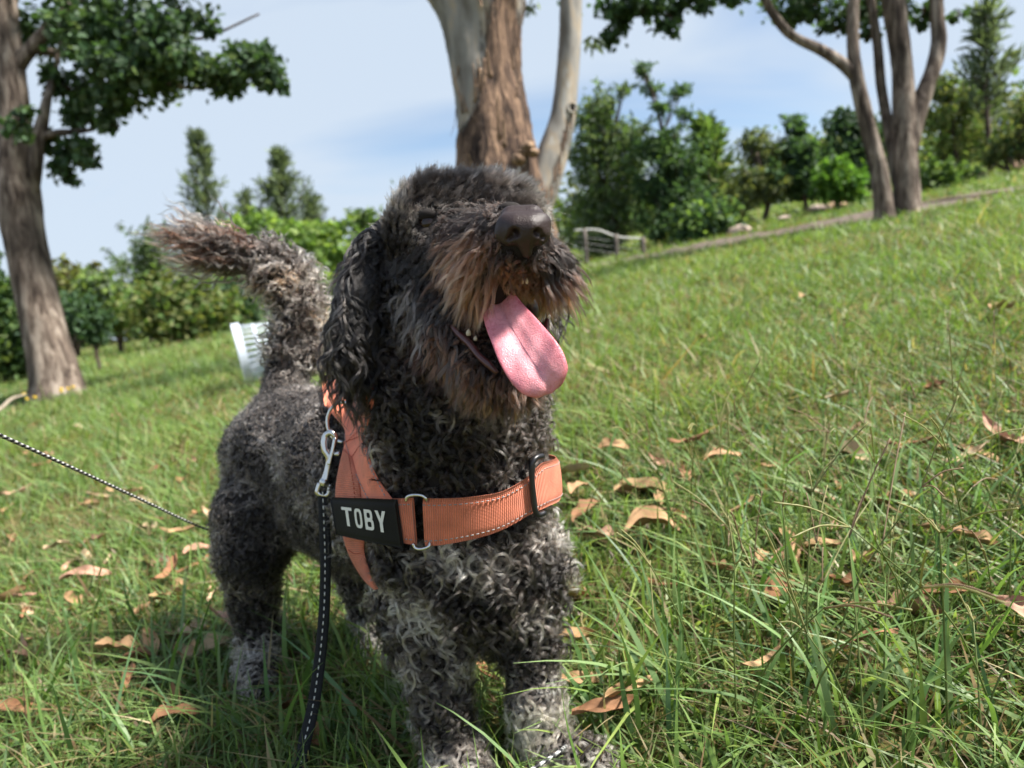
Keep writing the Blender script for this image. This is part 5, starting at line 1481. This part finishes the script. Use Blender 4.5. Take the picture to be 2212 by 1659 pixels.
    for nm, lab in (('near', 'short green grass round the paws of the dog'), ('far', 'green grass covering the slope up to the trees')):
        V = []; F = []; C = []; k = 0
        for v, f, c in parts[nm]:
            V.append(v); F.append(f + k); C.append(c); k += len(v)
        o = np_mesh('grass', np.concatenate(V), np.concatenate(F), MAT_GRASS, None, np.concatenate(C))
        tag(o, lab, 'grass', kind='stuff')
    # seed stalks with finger-like heads
    st = []
    for (u0, u1, v0, v1, n) in [(1450, 2200, 1150, 1660, 46), (1250, 1700, 1000, 1300, 14), (40, 420, 1180, 1600, 10), (1700, 2200, 800, 1150, 18)]:
        for _ in range(n):
            p, d = hit(g.uniform(u0, u1), g.uniform(v0, v1))
            H = g.uniform(.10, .22); a = g.uniform(0, 6.28); ln = g.uniform(.1, .7)
            hd = np.array([math.cos(a), math.sin(a), 0])
            top = p + np.array([0, 0, H]) + hd * H * ln
            q = catmull([p, p + np.array([0, 0, H * .55]) + hd * H * ln * .35, top], 8)
            st.append((*tube(q, np.linspace(.0011, .0006, 8), 5), (.17, .21, .07)))
            for _k in range(int(g.integers(1, 4))):
                dv_ = (top - q[-2]); dv_ /= np.linalg.norm(dv_); dv_ = dv_ + g.normal(0, .35, 3); Lf = g.uniform(.03, .075)
                q2 = catmull([top, top + dv_ * Lf * .5, top + dv_ * Lf + np.array([0, 0, -.01])], 14)
                r = .0006 + .0003 * (np.arange(14) % 2)
                st.append((*tube(q2, r, 5), (.32, .31, .14) if g.random() < .8 else (.30, .21, .14)))
    V, F = merge([(a, b) for a, b, c in st]); C = np.concatenate([np.tile(c, (len(a), 1)) for a, b, c in st])
    tag(np_mesh('seed_stalks', V, F, MAT_GRASS, None, C), 'thin pale seed stalks standing in the grass', 'grass', kind='stuff')
lawn()

# ------------------------------------------------------------------ fallen leaves
def leaf_template(kind, seed):
    g = np.random.default_rng(seed)
    n, m = 17, 7
    t = np.linspace(0, 1, n)[:, None]; s = np.linspace(-1, 1, m)[None]
    if kind == 'long':   W = .14 * np.sin(np.pi * np.clip(t, 0.02, .98)) ** .8 * (1.25 - .5 * t)
    elif kind == 'broad': W = .30 * np.sin(np.pi * np.clip(t, .02, .98)) ** .6 * (1 + .12 * np.sin(9 * t + seed))
    elif kind == 'torn':  W = .21 * np.sin(np.pi * np.clip(t, .02, .98)) ** .6 * (1 + .28 * np.sin(11 * t + seed) * np.clip(s, 0, 1) + .15 * np.sin(17 * t + 2 * seed) * np.clip(-s, 0, 1))
    else:                 W = .09 * np.sin(np.pi * np.clip(t, .02, .98)) ** .9
    x = s * W + .08 * np.sin(3 * t + seed) + 0 * s
    y = t + 0 * s
    cur = g.uniform(.1, .45)
    z = cur * 4 * (t - .5) ** 2 * g.choice([-1, 1]) * .35 + g.uniform(.5, 2.2) * (s * W) ** 2 * 3 + .035 * np.sin(7 * t + 3 * s + seed) + .02 * np.sin(13 * t - 4 * s + seed)
    V = np.stack([x, y - .5, z - z.mean()], -1).reshape(-1, 3)
    return V, grid_faces(n, m)
LEAF_COLS = {'tan': (.34, .21, .11), 'pale': (.44, .32, .20), 'rust': (.22, .11, .055), 'pink': (.38, .22, .15)}
LK = {'long': ('long curved dry gum leaf lying on the grass', 'long dry gum leaves'), 'broad': ('broad curled dry leaf resting on the grass', 'broad dry leaves'),
      'torn': ('torn crumpled dry leaf caught in the grass', 'torn dry leaves'), 'narrow': ('narrow twisted strip of dry leaf among the grass blades', 'narrow dry leaves')}
DRYM = {}
for cn, c in LEAF_COLS.items():
    m = simple('dry_leaf_' + cn, c, .75, spec=.25, noise=.35, nscale=1.8, bump=.3, bscale=8)
    DRYM[cn] = m
TPL = {}
for kd in LK:
    for v in range(3):
        for cn in LEAF_COLS:
            pass
def drop_leaf(u, v, kind, size=None, cn=None, rot=None, g=np.random.default_rng(321), lift=None, label=None):
    p, d = hit(u, v)
    cn = cn or ['tan', 'pale', 'rust', 'pink', 'tan'][int(g.integers(0, 5))]
    key = (kind, int(g.integers(0, 3)), cn)
    if key not in TPL:
        V, F = leaf_template(kind, key[1] * 7 + len(kind))
        o = np_mesh('fallen_leaf', V, F, DRYM[cn]); TPL[key] = o.data
    else:
        o = bpy.data.objects.new('fallen_leaf', TPL[key]); col.objects.link(o)
    L = size or g.uniform(.05, .1)
    o.scale = (L, L, L)
    o.rotation_euler = (.07 + g.normal(0, .18), -.1 + g.normal(0, .18), g.uniform(0, 6.28) if rot is None else rot)
    o.location = (p[0], p[1], p[2] + (g.uniform(.012, .026) if lift is None else lift))
    lab, grp = LK[kind]
    cw = {'tan': 'tan', 'pale': 'pale straw-coloured', 'rust': 'dark rust-brown', 'pink': 'pinkish-brown'}[cn]
    lab = lab.replace('dry', cw + ' dry', 1); grp = cw + ' ' + grp
    tag(o, label or lab, 'leaf', None if label else grp)
    return o
for a in [(1240, 1045, 'broad', .07), (1395, 1078, 'broad', .115, 'tan', 1.3), (1440, 1100, 'torn', .085, 'tan'), (1412, 1186, 'broad', .085, 'tan', 1.5), (1270, 1132, 'torn', .085, 'rust'), (1256, 1098, 'torn', .06, 'tan'),
          (1440, 1018, 'long', .09, 'pink', 1.1), (1330, 992, 'torn', .07), (1490, 990, 'narrow', .09), (1232, 1432, 'long', .07, 'tan'), (1258, 1520, 'long', .065, 'tan', 1.9), (1565, 1030, 'long', .08), (2100, 1003, 'long', .11, 'tan', .9),
          (2150, 975, 'long', .07, 'pink'), (2185, 992, 'torn', .07, 'pink'), (2080, 1020, 'narrow', .08), (2005, 1185, 'torn', .05), (2195, 1400, 'long', .08, 'pink', .2), (1690, 1312, 'broad', .055, 'rust'), (1655, 1500, 'narrow', .06), (1905, 1105, 'torn', .05),
          (1800, 872, 'long', .09), (1525, 748, 'torn', .09), (1748, 662, 'torn', .1), (2165, 692, 'torn', .1), (1470, 1150, 'narrow', .06, 'rust'), (1975, 990, 'narrow', .08), (2110, 1210, 'torn', .05), (1600, 1135, 'narrow', .06), (1650, 1225, 'torn', .04),
          (300, 1096, 'long', .12, 'pale', 1.4), (272, 1088, 'narrow', .10, 'tan'), (430, 1216, 'broad', .055, 'pink'), (188, 1282, 'long', .11, 'pink', 1.7), (392, 1178, 'narrow', .09, 'tan'), (362, 1272, 'narrow', .12, 'rust'), (128, 1212, 'torn', .06, 'pale'),
          (330, 1412, 'long', .095, 'tan', .7), (205, 1190, 'torn', .06, 'pink'), (500, 1382, 'broad', .075, 'pink'), (525, 1352, 'torn', .07, 'pink'), (340, 1030, 'torn', .06), (372, 1540, 'broad', .05, 'rust'), (385, 1592, 'torn', .055, 'rust'), (636, 1546, 'torn', .04, 'rust'),
          (412, 1012, 'broad', .06, 'pink'), (95, 1022, 'narrow', .1), (250, 1012, 'long', .1), (170, 935, 'torn', .08, 'pale'), (60, 1332, 'narrow', .08), (36, 1560, 'long', .10, 'rust', 1.8), (395, 1065, 'torn', .07, 'rust'), (455, 1145, 'long', .07, 'pale', 1.0), (420, 1240, 'narrow', .08, 'rust'),
          (690, 1620, 'torn', .04, 'rust'), (180, 1210, 'long', .06, 'pale'), (110, 1000, 'torn', .06), (40, 1075, 'narrow', .1), (255, 905, 'torn', .08), (540, 925, 'torn', .08, 'tan'), (280, 1500, 'narrow', .09, 'rust'), (1060, 1495, 'narrow', .07, 'rust'), (1310, 1610, 'long', .07, 'rust'), (1370, 1570, 'narrow', .08, 'tan'), (1880, 1460, 'narrow', .06, 'rust'), (2050, 1330, 'torn', .05, 'rust')]:
    drop_leaf(*a, **{'lift': .030 + .012 * (a[0] % 3 - 1)})
gq = np.random.default_rng(55)
for k in range(90):
    if k % 2: u, v = gq.uniform(1230, 2212), gq.uniform(620, 1380)
    else: u, v = gq.uniform(0, 520), gq.uniform(880, 1450)
    if k % 2 and v < 640 + (2212 - u) * .0 - (u - 1230) * .12: continue
    drop_leaf(u, v, ['long', 'torn', 'narrow', 'torn', 'broad'][int(gq.integers(0, 5))], gq.uniform(.035, .085))
m = simple('pale_green_leaf', (.30, .36, .20), .5, noise=.2, nscale=2)
o = drop_leaf(850, 1535, 'broad', .07, 'pale', .6, label='pale green broad leaf folded upright beside the front paw', lift=.03)
o.data = o.data.copy(); o.data.materials[0] = m; o.rotation_euler = (1.1, .3, .5)

# yellow daisies and a dry stick by the leaning trunk
PET = simple('yellow_petal', (.75, .48, .03), .5); STEMM = simple('flower_stem', (.10, .15, .04), .6)
for i, (u, v) in enumerate([(52, 852), (75, 858), (133, 856), (150, 859), (160, 848), (137, 868), (58, 862)]):
    d = 6.3 + .12 * i; t = P(u, v, d); b = t.copy(); b[2] = ground_z(b[0], b[1])
    if t[2] < b[2] + .08: t[2] = b[2] + .12
    root = empty('yellow_flower', b, 'small yellow daisy on a thin stem by the leaning trunk', 'flower', 'yellow daisies')
    V, F = tube(catmull([b, (b + t) / 2 + np.array([.01, 0, 0]), t], 6), .003, 5); np_mesh('stem', V, F, STEMM, root)
    V, F = ellipsoid(t, np.stack([RT * .017, UP * .013, FW * .008]), 12, 7); np_mesh('flower_head', V, F, PET, root)
st = [(-60, 925, 5.2, 4), (0, 884, 5.4, 4), (25, 862, 5.5, 3.5), (56, 852, 5.6, 2)]
o = px_tube('dry_stick', st, simple('dry_stick', (.30, .25, .19), .9, noise=.2), 14, 7, parent=dog)
o.parent = None; o.matrix_world = Matrix.Identity(4)
tag(o, 'pale curved dry stick arching out of the grass', 'stick')
